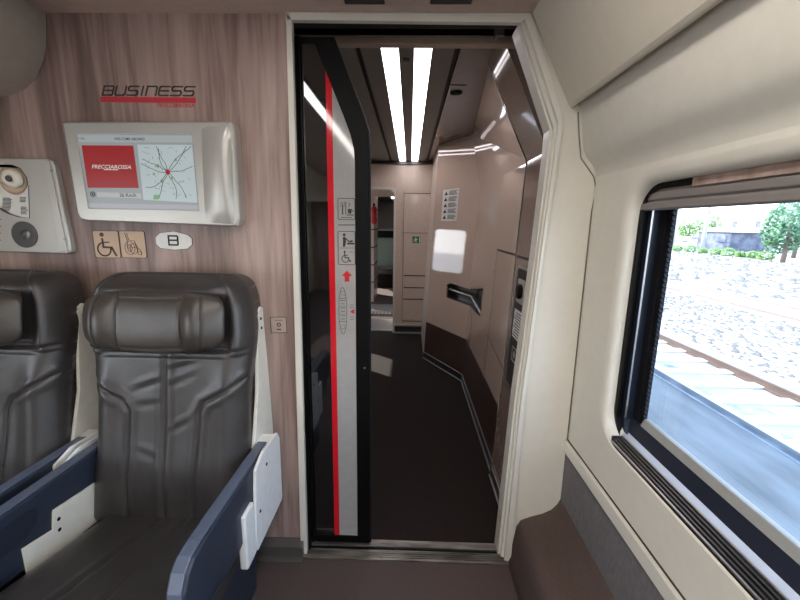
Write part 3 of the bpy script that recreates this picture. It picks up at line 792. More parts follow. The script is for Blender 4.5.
# gangway and the next coach
o = obj('gangway_plate', MB().box(-.9, -.19, FY + .06, 5.46, -.03, .004), 'alum', org=(-.5, 5, 0)); tag(o, 'grey ribbed steel gangway plate just beyond the far doorway', 'floor plate', kind='thing')
mb = MB()
for k in range(24):
    for j in range(7):
        x = -.88 + k * .029; y = 4.86 + j * .085
        mb.box(x, x + .012, y, y + .05, .004, .007)
r_ = obj('tread_ribs', mb, 'steel', o)
o = obj('gangway_plate', MB().box(-.9, -.12, 5.78, 6.5, -.03, .004), 'steel', org=(-.5, 6.1, 0)); tag(o, 'sunlit pale gangway plate further beyond the far doorway', 'floor plate')
mb = MB()
for k in range(13): mb.box(-.88 + k * .055, -.85 + k * .055, 5.80, 5.93, .004, .007)
obj('tread_ribs', mb, 'steeldark', o)
struct('floor', MB().box(-2.0, .85, FY + .05, 14, -.08, -.031), 'seam')
struct('floor', MB().box(-2.0, .85, 6.5, 14, -.06, -.001), 'floor')
struct('ceiling', MB().box(-2.0, .85, FY, 14, 2.1, 2.14), 'vceil')
struct('wall_next_coach', MB().box(-1.95, .8, 13.9, 13.95, 0, 2.1), 'vceil2')
struct('wall_gangway', MB().box(-.185, -.15, FY + .06, 6.3, 0, 2.1), 'vwall')
struct('wall_next_coach_lintel', MB().box(-1.2, .4, 6.52, 6.56, 1.78, 2.1), 'vwall')
t = thing('ceiling_light', (-.5, 9, 2.1), 'lit ceiling strip of the next coach seen through the far doorway', 'light')
obj('diffuser', MB().box(-.55, -.42, 6.9, 12, 2.085, 2.1), 'light', t)
obj('light_frame', MB().box(-.57, -.55, 6.9, 12, 2.08, 2.1).box(-.42, -.40, 6.9, 12, 2.08, 2.1), 'steeldark', t)
# cabinet stack with extinguisher in the next coach
t = thing('luggage_cabinet', (-1.0, 7.0, 0), 'tall beige cabinet with dark shelf joints beyond the far doorway', 'cabinet')
obj('cabinet_body', MB().box(-1.35, -.61, 6.7, 7.5, -.02, 2.05), 'vwall', t)
mb = MB()
for z in (.35, .65, .95, 1.25, 1.6): mb.box(-1.36, -.605, 6.69, 7.51, z - .01, z + .01)
obj('shelf_joint', mb, 'seam', t)
t = thing('fire_extinguisher', (-.70, 6.6, 1.3), 'red fire extinguisher mounted at head height beyond the far doorway', 'fire extinguisher')
e0 = PY(374, 224, 6.6); e1 = PY(374, 206, 6.6)
obj('cylinder', MB().disc((e0.x, 6.6, e0.z), (0, 0, 1), [(.02, 0), (.045, .01), (.045, e1.z - e0.z - .03), (.025, e1.z - e0.z)], 16), 'red', t)
obj('valve', MB().disc((e0.x, 6.6, e1.z), (0, 0, 1), [(.018, -.01), (.018, .03), (.008, .045)], 10), 'black', t)
obj('wall_bracket', MB().box(e0.x - .05, e0.x + .05, 6.64, 6.70, e0.z + .05, e0.z + .08), 'steeldark', t)
for k, (x, y) in enumerate(((-.52, 8.6), (-.46, 10.2))):
    t = thing('coach_seat', (x, y, 0), ('grey green seat facing the far doorway in the next coach' if k == 0 else 'dark seat behind the grey green one in the next coach'), 'seat')
    obj('backrest', MB().prism('y', rrect(x - .25, x + .25, .42, 1.22, .12, 6), y, y + .13), 'greenseat' if k == 0 else 'leather', t, bevel=.03, seg=3)
    obj('headrest', MB().prism('y', rrect(x - .2, x + .2, 1.05, 1.2, .06, 6), y - .05, y), 'black', t, bevel=.02)
    obj('seat_cushion', MB().box(x - .25, x + .25, y - .45, y, .30, .44), 'leather', t, bevel=.03, seg=3)
    obj('seat_base', MB().box(x - .2, x + .2, y - .35, y + .05, 0, .30), 'black', t)

# vestibule left wall inner lining and outer door
struct('wall_vestibule_left', MB().prism('x', [(1.44, 0), (FY, 0), (FY, 2.1), (1.44, 2.1)], -1.38, -1.34, [rrect(4.22, 4.71, .78, 1.36, .05, 6)]), 'vwall')

# ================================================================== information screen on the bulkhead
TY = W - .058
t = thing('information_screen', (-.87, W, 1.5), 'silver wall-mounted information screen showing a red panel and a city map', 'screen')
def tq(px, py, Y=TY): q = PY(px, py, Y); return (q.x, q.z)
fr = [tq(60, 121), tq(225, 120.5), tq(231, 121.5), tq(233.6, 127), tq(239.5, 219), tq(237.5, 225.8), tq(231, 226.5), tq(85, 221), tq(79, 219.5), tq(75.5, 214)]
cxz = (sum(p[0] for p in fr) / len(fr), sum(p[1] for p in fr) / len(fr))
def sc_(pts, k, dz=0): return [(cxz[0] + (p[0] - cxz[0]) * k, cxz[1] + (p[1] - cxz[1]) * k + dz) for p in pts]
hs = [tq(76, 134), tq(192, 134), tq(198.8, 210.5), tq(88.5, 208.5)]
mb = MB()
loopsT = [[(x, W + .0, z) for x, z in sc_(fr, .985)], [(x, W - .02, z) for x, z in sc_(fr, .99)], [(x, TY + .012, z) for x, z in fr], [(x, TY + .004, z) for x, z in sc_(fr, .992)], [(x, TY, z) for x, z in sc_(fr, .975)]]
mb.loft(loopsT, smooth=False)
mb.plate(onwall(TY + .0), sc_(fr, .975), [hs], 0, -.004)
obj('housing', mb, 'silver', t, bevel=.003)
# bulge on the right of the housing
mb = MB(); rows = []
for j in range(13):
    v = j / 12; row = []
    for i in range(13):
        u = i / 12
        xa, za = tq(200 + 4.5 * v + u * 30.5, 125.5 + v * 98 + u * 1.5 * v)
        hgt = .020 * math.sin(min(1, u * 1.5) * PI / 2) * (1 if u < .75 else math.cos((u - .75) / .25 * PI / 2) ** .6 if u < 1 else 0) * math.sin(PI * min(max(v, 0.0), 1.0)) ** .35
        row.append((xa, TY + .001 - hgt, za))
    rows.append(row)
mb.loft(rows, close=False, smooth=True)
obj('side_bulge', mb, 'silver', t)
def tp(px, py): return tq(px, py, TY + .006)
mb = MB().prism('y', [tp(75, 132.5), tp(194, 132.5), tp(200.5, 211.5), tp(87.5, 210)], TY + .006, TY + .014)
sc = obj('display', mb, screen_mat('display ground', rgb(170, 178, 180), .42), t)
f3 = onwall(TY + .006)
P3 = lambda *L: [tp(*p) for p in L]
obj('title_bar', MB().plate(f3, P3((77, 135), (191.5, 135.5), (192.3, 142.5), (78.8, 142)), (), 0, .0006), screen_mat('title bar', rgb(190, 196, 198), .42), sc)
obj('red_block', MB().plate(f3, P3((81.7, 145.3), (133.2, 145.6), (138.8, 188), (88, 187.8)), (), 0, .0008), screen_mat('display red', rgb(170, 34, 40), .45), sc)
obj('map_ground', MB().plate(f3, P3((137.3, 144.6), (192, 145), (197.6, 202.8), (143.6, 199.8)), (), 0, .0008), screen_mat('display map', rgb(200, 215, 218), .46), sc)
obj('bottom_bar', MB().plate(f3, P3((88.6, 203.2), (198, 205.2), (198.4, 209.4), (89, 207.4)), (), 0, .0008), screen_mat('bottom bar', rgb(190, 190, 200), .42), sc)
obj('speed_field', MB().plate(f3, P3((97, 192.2), (141, 193.6), (141.6, 198.4), (97.6, 196.8)), (), 0, .0008), screen_mat('speed field', rgb(200, 203, 203), .42), sc)
blk = 'blacktext'
a = tp(114.5, 140.2); text('title_text', 'WELCOME ABOARD', a[0], a[1], .0082, TY + .0054, blk, sc, wid=tp(145, 140)[0] - a[0], bold=.01)
a = tp(92.3, 168.6); b2 = tp(131.5, 168.6); text('coach_text', 'FRECCIAROSSA', a[0], a[1], .0125, TY + .0052, 'whitetext', sc, wid=b2[0] - a[0], shear=.25, bold=.02)
mb = MB(); mb.ribbon([tp(104.5, 169.6), tp(118, 169.8)], .0028, onwall(TY + .0052), 0, .0006); obj('underline', mb, 'whitetext', sc)
a = tp(120, 196.8); text('speed_text', '26 Km/h', a[0], a[1], .0115, TY + .0052, blk, sc, wid=tp(136.5, 196)[0] - a[0], bold=.01)
a = tp(79, 139.6); text('clock_text', '11:04', a[0], a[1], .007, TY + .0054, 'darktext', sc)
mb = MB(); c_ = tp(93, 194.2); mb.plate(onwall(TY + .0052), circ(c_[0], c_[1], .009, 18), [circ(c_[0], c_[1], .006, 18)], 0, .0006); mb.plate(onwall(TY + .0052), circ(c_[0], c_[1], .0035, 12), (), 0, .0006); obj('dial_icon', mb, 'darktext', sc)
# map roads, greens and centre
rg = random.Random(3)
f4 = onwall(TY + .0052)
mbr, mbt = MB(), MB(); parkm = screen_mat('park green', rgb(130, 176, 120), .5)
cpx = (168, 172)
for k in range(11):
    ang = k / 11 * 2 * PI + rg.uniform(-.15, .15); x, y = cpx; pts = [(x, y)]
    for j in range(14):
        ang += rg.uniform(-.28, .28); x += math.cos(ang) * 3.2; y += math.sin(ang) * 3.2
        if not (139 + (y - 145) * .1 < x < 191 + (y - 145) * .1 and 146 < y < 200): break
        pts.append((x, y))
    if len(pts) > 1: mbr.ribbon([tp(*p) for p in pts], .0016, f4, 0, .0004)
for k in range(60):
    x = rg.uniform(140, 192); y = rg.uniform(147, 198)
    if not (139 + (y - 145) * .1 + 2 < x < 190 + (y - 145) * .1 - 2): continue
    a_ = rg.uniform(0, PI); l_ = rg.uniform(1, 4)
    p, q = (x, y), (x + math.cos(a_) * l_, y + math.sin(a_) * l_ * .8)
    if 146 < q[1] < 199 and 139 + (q[1] - 145) * .1 < q[0] < 190 + (q[1] - 145) * .1: mbt.ribbon([tp(*p), tp(*q)], .0011, f4, 0, .0004)
obj('map_roads', mbr, 'darktext', sc); obj('map_streets', mbt, screen_mat('street grey', rgb(140, 150, 150), .3), sc)
for (x, y, r1) in ((158, 166, .005), (176, 160, .004), (162, 181, .005), (172, 178, .004), (154, 174, .004)): c_ = tp(x, y); obj('map_park', MB().plate(f4, circ(c_[0], c_[1], r1, 7, r1 * 1.3), (), 0, .0003), parkm, sc)
mb = MB(); mb.plate(f4, P3((154, 195), (158, 194.5), (160.5, 197.5), (158, 199.5), (153.5, 199.3)), (), 0, .0004)
obj('map_park', mb, parkm, sc)
c_ = tp(*cpx); obj('map_centre', MB().plate(f4, circ(c_[0], c_[1], .0085, 14), [circ(c_[0], c_[1], .003, 10)], .0004, .0004), 'red', sc)

# ------------------------------------------------------------------ wall lettering above the screen
t = thing('wall_lettering', (-.87, W, 1.76), 'dark slanted BUSINESS lettering with a red bar on the wood wall above the screen', 'lettering')
GL = {  # wide squared glyphs, unit box
    'B': [[(0, 0), (0, 1), (.9, 1), (1, .9), (1, .62), (.9, .52), (0, .52)], [(.9, .52), (1, .42), (1, .1), (.9, 0), (0, 0)]],
    'U': [[(0, 1), (0, .15), (.12, 0), (.88, 0), (1, .15), (1, 1)]],
    'S': [[(1, 1), (.12, 1), (0, .88), (0, .62), (.12, .52), (.88, .52), (1, .4), (1, .12), (.88, 0), (0, 0)]],
    'I': [[(.5, 0), (.5, 1)]],
    'N': [[(0, 0), (0, 1), (.88, 1), (1, .85), (1, 0)]],
    'E': [[(1, 1), (.12, 1), (0, .88), (0, .12), (.12, 0), (1, 0)], [(0, .52), (.95, .52)]]}
p0 = PY(102.5, 95, W); p1 = PY(195, 86.8, W)
mb = MB(); word = 'BUSINESS'; hgt = p1.z - p0.z
ws = [(.35 if c == 'I' else 1) for c in word]; gap = .28; unit = (p1.x - p0.x - hgt * .36) / (sum(ws) + gap * (len(word) - 1))
x = p0.x
for c, w_ in zip(word, ws):
    for st in GL[c]:
        mb.ribbon([(x + px * unit * w_ + py * hgt * .38, p0.z + py * hgt) for px, py in st], .0048, onwall(W), 0, .0009)
    x += unit * (w_ + gap)
obj('letters', mb, 'darktext', t)
a = PY(101, 102.2, W); b2 = PY(195.5, 97.6, W)
obj('red_bar', MB().prism('y', [(a.x, a.z), (b2.x, a.z), (b2.x, b2.z), (a.x, b2.z)], W - .001, W + .001), 'redtext', t)
a = PY(157.5, 107.3, W); b2 = PY(194.5, 103.6, W)
text('small_red_word', 'FRECCIAROSSA', a.x, a.z, b2.z - a.z, W, 'redtext', t, wid=b2.x - a.x, shear=.2, bold=.015, t=.0009)

# ------------------------------------------------------------------ wheelchair plates, row letter, call plate
fw = onwall(W)
def wq(px, py, Y=W - .002): q = PY(px, py, Y); return (q.x, q.z)
def quad(x0, y0, x1, y1, lean, r=.006):
    a = wq(x0, y1); b = wq(x1, y0); a = (wq(x0 + lean / 2, y1)[0], a[1]); b = (wq(x1 - lean / 2 + lean / 2, y0)[0], b[1])
    return rrect(a[0], b[0], a[1], b[1], r, 4)
def sign(name, rect, label, cat, m='tan'):
    t = thing(name, (rect[0][0], W, rect[0][1]), label, cat)
    obj('plate', MB().plate(fw, rect, (), 0, .002), m, t)
    x0 = min(p[0] for p in rect); x1 = max(p[0] for p in rect); z0 = min(p[1] for p in rect); z1 = max(p[1] for p in rect)
    obj('border', MB().plate(fw, rrect(x0 - .002, x1 + .002, z0 - .002, z1 + .002, .008, 4), [rrect(x0, x1, z0, z1, .006, 4)], 0, .0022), 'darktext', t)
    return t
f5 = onwall(W - .002)
t = sign('wheelchair_sign', quad(94, 231.3, 117.5, 257.3, 4), 'tan square plate with a dark seated wheelchair user symbol below the screen', 'sign')
mb = MB()
mb.plate(f5, circ(*wq(101.6, 234.6), .0075, 14), (), 0, .0008)
mb.ribbon([wq(102.2, 239), wq(103.6, 247), wq(111.8, 247.6), wq(116.4, 255.4)], .0068, f5, 0, .0008); mb.ribbon([wq(103, 242.4), wq(108.8, 242.2)], .0045, f5, 0, .0008)
c_ = wq(104.4, 249.2); mb.ribbon(circ(c_[0], c_[1], .0235, 26, None, 105, 368), .0046, f5, 0, .0008)
obj('symbol', mb, 'darktext', t)
t = sign('wheelchair_belt_sign', quad(120.2, 231.5, 143.8, 257.3, 4), 'tan square plate with a thin outlined wheelchair and belt drawing', 'sign')
mb = MB(); L = .0016
c_ = wq(130, 248); mb.ribbon(circ(c_[0], c_[1], .018, 22, .023), L, f5, 0, .0008, True); mb.ribbon(circ(c_[0], c_[1], .008, 16, .013), L, f5, 0, .0008, True)
c_ = wq(134, 248.6); mb.ribbon(circ(c_[0], c_[1], .014, 18, .019), L, f5, 0, .0008, True)
c_ = wq(140, 253); mb.ribbon(circ(c_[0], c_[1], .007, 14), L, f5, 0, .0008, True)
for l in ([(126.5, 233), (128.6, 239.5)], [(124.6, 233), (127.2, 240)], [(127, 239.8), (134.6, 241), (136.5, 247.5), (140.4, 249.6), (142, 255)], [(127.2, 240), (127.6, 248)], [(128, 248), (136.5, 247.5)], [(135, 243.5), (138, 252)]): mb.ribbon([wq(*p) for p in l], L, f5, 0, .0008)
obj('symbol', mb, 'darktext', t)
pl = [wq(155.6, 237.5), wq(160, 233), wq(174, 231.4), wq(187.5, 235), wq(191.6, 238.4), wq(192, 244.6), wq(187.6, 248.6), wq(175, 249.8), wq(160.5, 248), wq(156.3, 244)]
t = thing('row_letter_plate', (-.84, W, 1.28), 'white rounded hexagonal plate with a black letter B', 'sign')
obj('plate', MB().plate(fw, pl, (), -.003, .006), 'white', t)
obj('border', MB().plate(fw, [(c[0] + (c[0] + .84) * .03, c[1] + (c[1] - 1.28) * .05) for c in pl], (), 0, .0018), 'darktext', t)
a = wq(168.8, 244.8); b2 = wq(178.8, 236)
mb = MB(); hh = b2[1] - a[1]; wd_ = b2[0] - a[0]
for st in GL['B']: mb.ribbon([(a[0] + .002 + (px * .84) * wd_, a[1] + py * hh) for px, py in st], .0056, onwall(W - .003), 0, .0008)
obj('letter', mb, 'blacktext', t)
t = thing('call_plate', (-.48, W, .98), 'small taupe square plate with a dark ring symbol beside the seat', 'plate')
rp_ = [wq(270.6, 317.5), wq(285.6, 317.5), wq(286.4, 332.3), wq(271.6, 332.6)]
obj('plate', MB().plate(fw, rp_, (), -.003, .006), mat('taupe plate', rgb(176, 156, 144), .4), t, bevel=.001)
c_ = wq(279, 324.6)
obj('border', MB().plate(fw, [(p[0] + (p[0] - c_[0]) * .09, p[1] + (p[1] - c_[1]) * .09) for p in rp_], (), 0, .0016), 'darktext', t)
obj('symbol', MB().plate(onwall(W - .003), circ(c_[0], c_[1], .008, 8), [circ(c_[0], c_[1], .0045, 8)], 0, .001).box(c_[0] - .008, c_[0] + .008, W - .004, W - .003, c_[1] - .020, c_[1] - .016).box(c_[0] - .016, c_[0] + .014, W - .004, W - .003, c_[1] + .016, c_[1] + .0175), 'blacktext', t)

# ------------------------------------------------------------------ emergency equipment panel at the far left
EY = W - .022
t = thing('emergency_equipment_panel', (-1.4, W, 1.4), 'grey metal equipment panel with a round cream knob, a dark lens and printed instructions', 'equipment panel')
def eq(px, py, Y=EY): q = PY(px, py, Y); return (q.x, q.z)
TR = eq(50, 158.5); BR = eq(71, 253.5)
fr = [eq(-60, 157.5), eq(47, 158.5), eq(51.5, 160.5), eq(54, 165), eq(70.5, 247), eq(70.5, 252), eq(67, 254), eq(60, 253.6), eq(-40, 250)]
win = [eq(-45, 165), eq(12, 164.6), eq(20, 168), eq(26.2, 177), eq(28.5, 188), eq(29.5, 218), eq(18, 217.2), eq(8, 214), eq(-2, 208), eq(-40, 200)]
mb = MB()
cx_, cz_ = -1.4, 1.39
mb.loft([[(x, W, z) for x, z in fr], [(x, EY + .004, z) for x, z in fr], [(x + (.004 if x < cx_ else -.003), EY, z + (.003 if z < cz_ else -.003)) for x, z in fr]], smooth=False)
mb.plate(onwall(EY), [(x + (.004 if x < cx_ else -.003), z + (.003 if z < cz_ else -.003)) for x, z in fr], [win, circ(*eq(25, 234.6), .046, 28)], 0, -.003)
obj('housing', mb, 'silver', t)
obj('folded_edge', MB().plate(onwall(EY), [eq(44, 160), eq(50, 161), eq(68, 251), eq(59.5, 252)], (), 0, .004), 'silver', t, bevel=.003)
obj('field_edge', MB().plate(onwall(EY), [(-1.4 + (p[0] + 1.4) * 1.02, p[1]) for p in win], [win], 0, .0012), 'blacktext', t)
obj('instruction_field', MB().plate(onwall(W - .008), [(p[0], p[1]) for p in win], (), 0, .003), 'white', t)
rg = random.Random(5)
for (x0, y0, x1, n) in ((20, 197.5, 27.2, 4), (21, 207, 28, 6), (3, 198, 12, 6), (2, 206, 11, 4), (-14, 192, -2, 8)):
    mb = MB()
    for k in range(n):
        a = eq(x0, y0 + k * 1.35, W - .011); b2 = eq(x1 - rg.uniform(0, 2), y0 + k * 1.35, W - .011)
        mb.box(a[0], b2[0], W - .012, W - .0108, a[1] - .0015, a[1] + .001)
    obj('printed_lines', mb, 'darktext', t)
mb = MB()
for (x0, y0, x1, n) in ((-16, 219, 1, 10),):
    for k in range(n):
        a = eq(x0, y0 + k * 2.3); b2 = eq(x1 - (k % 3) * 2, y0 + k * 2.3); mb.box(a[0], b2[0], EY - .001, EY + .0005, a[1] - .0018, a[1] + .001)
obj('printed_codes', mb, 'darktext', t)
c_ = eq(9, 178, W - .03)
obj('knob_base', MB().disc((c_[0] - .005, W - .011, c_[1] - .004), (0, -1, 0), [(.050, 0), (.048, .004), (.040, .008)], 28), 'tan', t)
k_ = obj('round_knob', MB().disc((c_[0] + .012, W - .02, c_[1]), (0, -1, -.15), [(.030, 0), (.032, .008), (.030, .018), (.024, .023), (.013, .022), (.011, .016)], 28), 'cream3', t)
obj('knob_pin', MB().disc((c_[0] + .012, W - .043, c_[1] - .003), (0, -1, -.15), [(.011, 0), (.009, .004)], 12), 'steeldark', k_)
obj('knob_lever', MB().prism('y', [(c_[0] - .09, c_[1] - .014), (c_[0] - .01, c_[1] - .016), (c_[0] - .01, c_[1] + .012), (c_[0] - .09, c_[1] + .010)], W - .034, W - .02), 'tan', t, bevel=.004)
c_ = eq(25, 234.6)
obj('lens_bowl', MB().disc((c_[0], EY, c_[1]), (0, 1, 0), [(.046, -.003), (.045, .000), (.034, .012), (.028, .0135)], 32), 'steeldark', t)
obj('lens_glass', MB().disc((c_[0] + .006, EY + .012, c_[1]), (0, -1, 0), [(.026, -.001), (.026, .002), (.015, .005)], 24), 'blackgloss', t)
h_ = obj('recess_handle', MB().disc((c_[0] + .004, EY + .012, c_[1]), (0, -1, 0), [(.022, 0), (.024, .01), (.018, .016), (.008, .018)], 8, smooth=False), 'steeldark', t)
mb = MB()
for k in range(4):
    a = k * PI / 2 + .4; mb.ribbon([(c_[0] + .006, c_[1]), (c_[0] + .006 + math.cos(a) * .024, c_[1] + math.sin(a) * .024)], .009, onwall(EY + .008), 0, .010)
obj('recess_spokes', mb, 'black', h_)
for k, (px, py) in enumerate(((52.5, 170.5), (65.5, 239))):
    a = eq(px, py); obj('panel_screw', MB().disc((a[0], EY - .004, a[1]), (0, -1, 0), [(.005, 0), (.005, .0015), (.002, .002)], 12), 'steel', t)

# ================================================================== seats
PIPES = []
def seatback_mesh(cx):
    z0, z1 = .385, 1.185
    hw0 = .246
    def yb(z): return 1.055 + (z - .40) * .155          # leaning core plane (front, before padding)
    NU, NV = 120, 170
    def hw(z):
        w = hw0 + .014 * math.exp(-((z - 1.0) / .14) ** 2) - .006 * math.exp(-((z - .80) / .12) ** 2) + .022 * max(0, (.62 - z) / .2)
        if z > z1 - .14:
            q = (z - (z1 - .14)) / .14; w *= (1 - q ** 2.6) ** (1 / 2.6) * .34 + .66 if q < 1 else .66
        return w
    seams = [[(-.240, .86), (-.135, .795), (-.115, .76), (-.118, .55), (-.12, .40)], [(.240, .86), (.125, .795), (.108, .76), (.098, .56), (.09, .40)], [(0, .95), (0, .40)]]
    def dseg(p, a, b):
        ax, ay = a; bx, by = b; dx, dy = bx - ax, by - ay; t_ = max(0, min(1, ((p[0] - ax) * dx + (p[1] - ay) * dy) / (dx * dx + dy * dy)))
        return math.hypot(p[0] - ax - dx * t_, p[1] - ay - dy * t_)
    def sd(p): return min(dseg(p, a, b) for s_ in seams for a, b in zip(s_, s_[1:]))
    front, back = [], []
    for j in range(NV + 1):
        z = z0 + (z1 - z0) * j / NV; w_ = hw(z); rf, rb = [], []
        vt = (z1 - z) / (z1 - z0)
        topf = (1 - max(0, 1 - (z1 - z) / .045) ** 2.2) ** .5
        for i in range(NU + 1):
            s_ = -1 + 2 * i / NU; u = math.sin(s_ * PI / 2) ; x = u * w_
            e = (1 - abs(u) ** 7) ** .5 if abs(u) < 1 else 0
            pad = .062 * e * topf
            # side bolsters and lumbar roll
            if z < .95:
                pad += .016 * e * math.exp(-((abs(u) - .80) / .16) ** 2) * min(1, (.95 - z) / .1)
                pad += .016 * math.exp(-((z - .56) / .10) ** 2) * e * (1 - .6 * abs(u))
                g = sd((x, z)); pad -= .0065 * math.exp(-(g / .0042) ** 2); pad += .0035 * math.exp(-((g - .016) / .012) ** 2)
                # soft creases radiating from the centre seam
                for (zc, sl, sg, amp) in ((.90, .45, 1, .0030), (.845, .9, 1, .0016), (.87, -.7, -1, .0026), (.80, -.3, -1, .0014), (.70, 1.1, 1, .0016), (.62, .7, -1, .0010)):
                    if x * sg < .004: continue
                    dist = (z - zc) - abs(x) * sl * .5; fall = math.exp(-((abs(x) - .05) / .045) ** 2)
                    pad += amp * math.sin(dist * 120) * math.exp(-(dist / .024) ** 2) * fall
            # head frame with raised rim
            if z > .93:
                k = min(1, (z - .93) / .03)
                rim = max(math.exp(-((abs(u) - .88) / .11) ** 2), math.exp(-((z1 - .045 - z) / .035) ** 2) * e)
                pad += k * (.030 * rim * e * topf - .012 * (1 - rim) * e)
            pad -= .010 * math.exp(-((z - .955) / .006) ** 2) * e
            pad -= .004 * math.exp(-((z - .935) / .003) ** 2) * e
            if z < .43: pad *= 1 - .5 * ((.43 - z) / .045) ** 2
            rf.append((cx + x, yb(z) + .062 - pad, z)); rb.append((cx + x * .97, yb(z) + .062 + .075 * (topf if z > 1.1 else 1), z))
        front.append(rf); back.append(rb)
    def surf(x, z):
        j = min(NV - 1e-6, max(0, (z - z0) / (z1 - z0) * NV)); u = max(-.999, min(.999, x / hw(z)))
        i = (math.asin(u) * 2 / PI + 1) / 2 * NU; i = min(i, NU - 1e-6)
        a, b_ = int(j), int(i); fj, fi = j - a, i - b_
        return (front[a][b_][1] * (1 - fi) + front[a][b_ + 1][1] * fi) * (1 - fj) + (front[a + 1][b_][1] * (1 - fi) + front[a + 1][b_ + 1][1] * fi) * fj
    pip = []
    for s_ in seams:
        pts = []
        for (xa, za), (xb_, zb) in zip(s_, s_[1:]):
            for q in range(16):
                x, z = xa + (xb_ - xa) * q / 16, za + (zb - za) * q / 16; pts.append((cx + x, surf(x, z) - .0005, z))
        for _ in range(2): pts = [pts[0]] + [tuple((a[k] + 2 * b_[k] + c[k]) / 4 for k in range(3)) for a, b_, c in zip(pts, pts[1:], pts[2:])] + [pts[-1]]
        pip.append(pts)
    PIPES.append(pip)
    mb = MB(); mb.loft(front, close=False)
    b = mb.addv([p for r in back for p in r]); n = NU + 1; NF = len(front) * n
    for i in range(NU):            # back: few tall faces
        for j in range(0, NV, 10):
            j2 = min(NV, j + 10); mb.face([b + j * n + i, b + j2 * n + i, b + j2 * n + i + 1, b + j * n + i + 1], True)
    for j in range(NV):
        mb.face([j * n, (j + 1) * n, b + (j + 1) * n, b + j * n], True)
        mb.face([j * n + NU, (j + 1) * n + NU, b + (j + 1) * n + NU, b + j * n + NU], True)
    for i in range(NU):
        mb.face([i, i + 1, b + i + 1, b + i], True); q = NV * n
        mb.face([q + i, q + i + 1, b + q + i + 1, b + q + i], True)
    return mb


def headrest_mesh(cx):
    NU, NV = 80, 40; F_, B_ = [], []
    zc, hz, hx = 1.056, .090, .212
    for j in range(NV + 1):
        v = math.sin((-1 + 2 * j / NV) * PI / 2); rf, rb = [], []
        for i in range(NU + 1):
            u = math.sin((-1 + 2 * i / NU) * PI / 2)
            # superellipse outline mapping
            k = (1 - abs(u) ** 3.2) ** (1 / 3.2) if abs(u) < 1 else 0
            x = u * hx; z = zc + v * hz * (.18 + .82 * k) - .006 * (1 - abs(u))
            e = ((1 - abs(u) ** 4) * (1 - abs(v) ** 2.6)) ** .5 if abs(u) < 1 and abs(v) < 1 else 0
            y = .030 * e + .022 * e * math.exp(-((abs(u) - .72) / .20) ** 2)
            g1 = abs(abs(u) - .44 - .03 * v * v) * hx; y -= .007 * math.exp(-(g1 / .0030) ** 2)
            g2 = abs(abs(v) - .80) * hz
            if abs(u) < .44: y -= .0035 * math.exp(-(g2 / .003) ** 2)
            if .44 < abs(u) < .76:                  # domed wing pad
                y += .010 * max(0, 1 - ((abs(u) - .60) / .15) ** 2 - (v / .9) ** 2)
            g3 = abs(abs(u) - .76 + .06 * v * v) * hx; y -= .0045 * math.exp(-(g3 / .003) ** 2)
            yy = 1.105 + (z - 1.05) * .15
            rf.append((cx + x, yy - y, z)); rb.append((cx + x, yy + .045 * (1 - abs(u) ** 6), z))
        F_.append(rf); B_.append(rb)
    def hs(u, v):
        i = (math.asin(max(-1, min(1, u))) * 2 / PI + 1) / 2 * NU; j = (math.asin(max(-1, min(1, v))) * 2 / PI + 1) / 2 * NV
        i = min(i, NU - 1e-6); j = min(j, NV - 1e-6); a, c = int(j), int(i); fj, fi = j - a, i - c
        P = [Vector(F_[a][c]), Vector(F_[a][c + 1]), Vector(F_[a + 1][c]), Vector(F_[a + 1][c + 1])]
        q = (P[0] * (1 - fi) + P[1] * fi) * (1 - fj) + (P[2] * (1 - fi) + P[3] * fi) * fj
        return (q.x, q.y - .0006, q.z)
    hp = []
    for sg in (-1, 1):
        hp.append([hs(sg * (.44 + .03 * v * v), v) for v in [(-.93 + 1.86 * k / 20) for k in range(21)]])
        hp.append([hs(sg * (.76 - .06 * v * v), v) for v in [(-.9 + 1.8 * k / 20) for k in range(21)]])
        hp.append([hs(-.44 + .88 * k / 24, sg * .80) for k in range(25)])
    PIPES.append(hp)
    mb = MB(); mb.loft(F_, close=False); mb.loft(B_, close=False)
    n = NU + 1; b = (NV + 1) * n
    for j in range(NV):
        mb.face([j * n, (j + 1) * n, b + (j + 1) * n, b + j * n], True); mb.face([j * n + NU, (j + 1) * n + NU, b + (j + 1) * n + NU, b + j * n + NU], True)
    for i in range(NU):
        mb.face([i, i + 1, b + i + 1, b + i], True); q = NV * n; mb.face([q + i, q + i + 1, b + q + i + 1, b + q + i], True)
    return mb


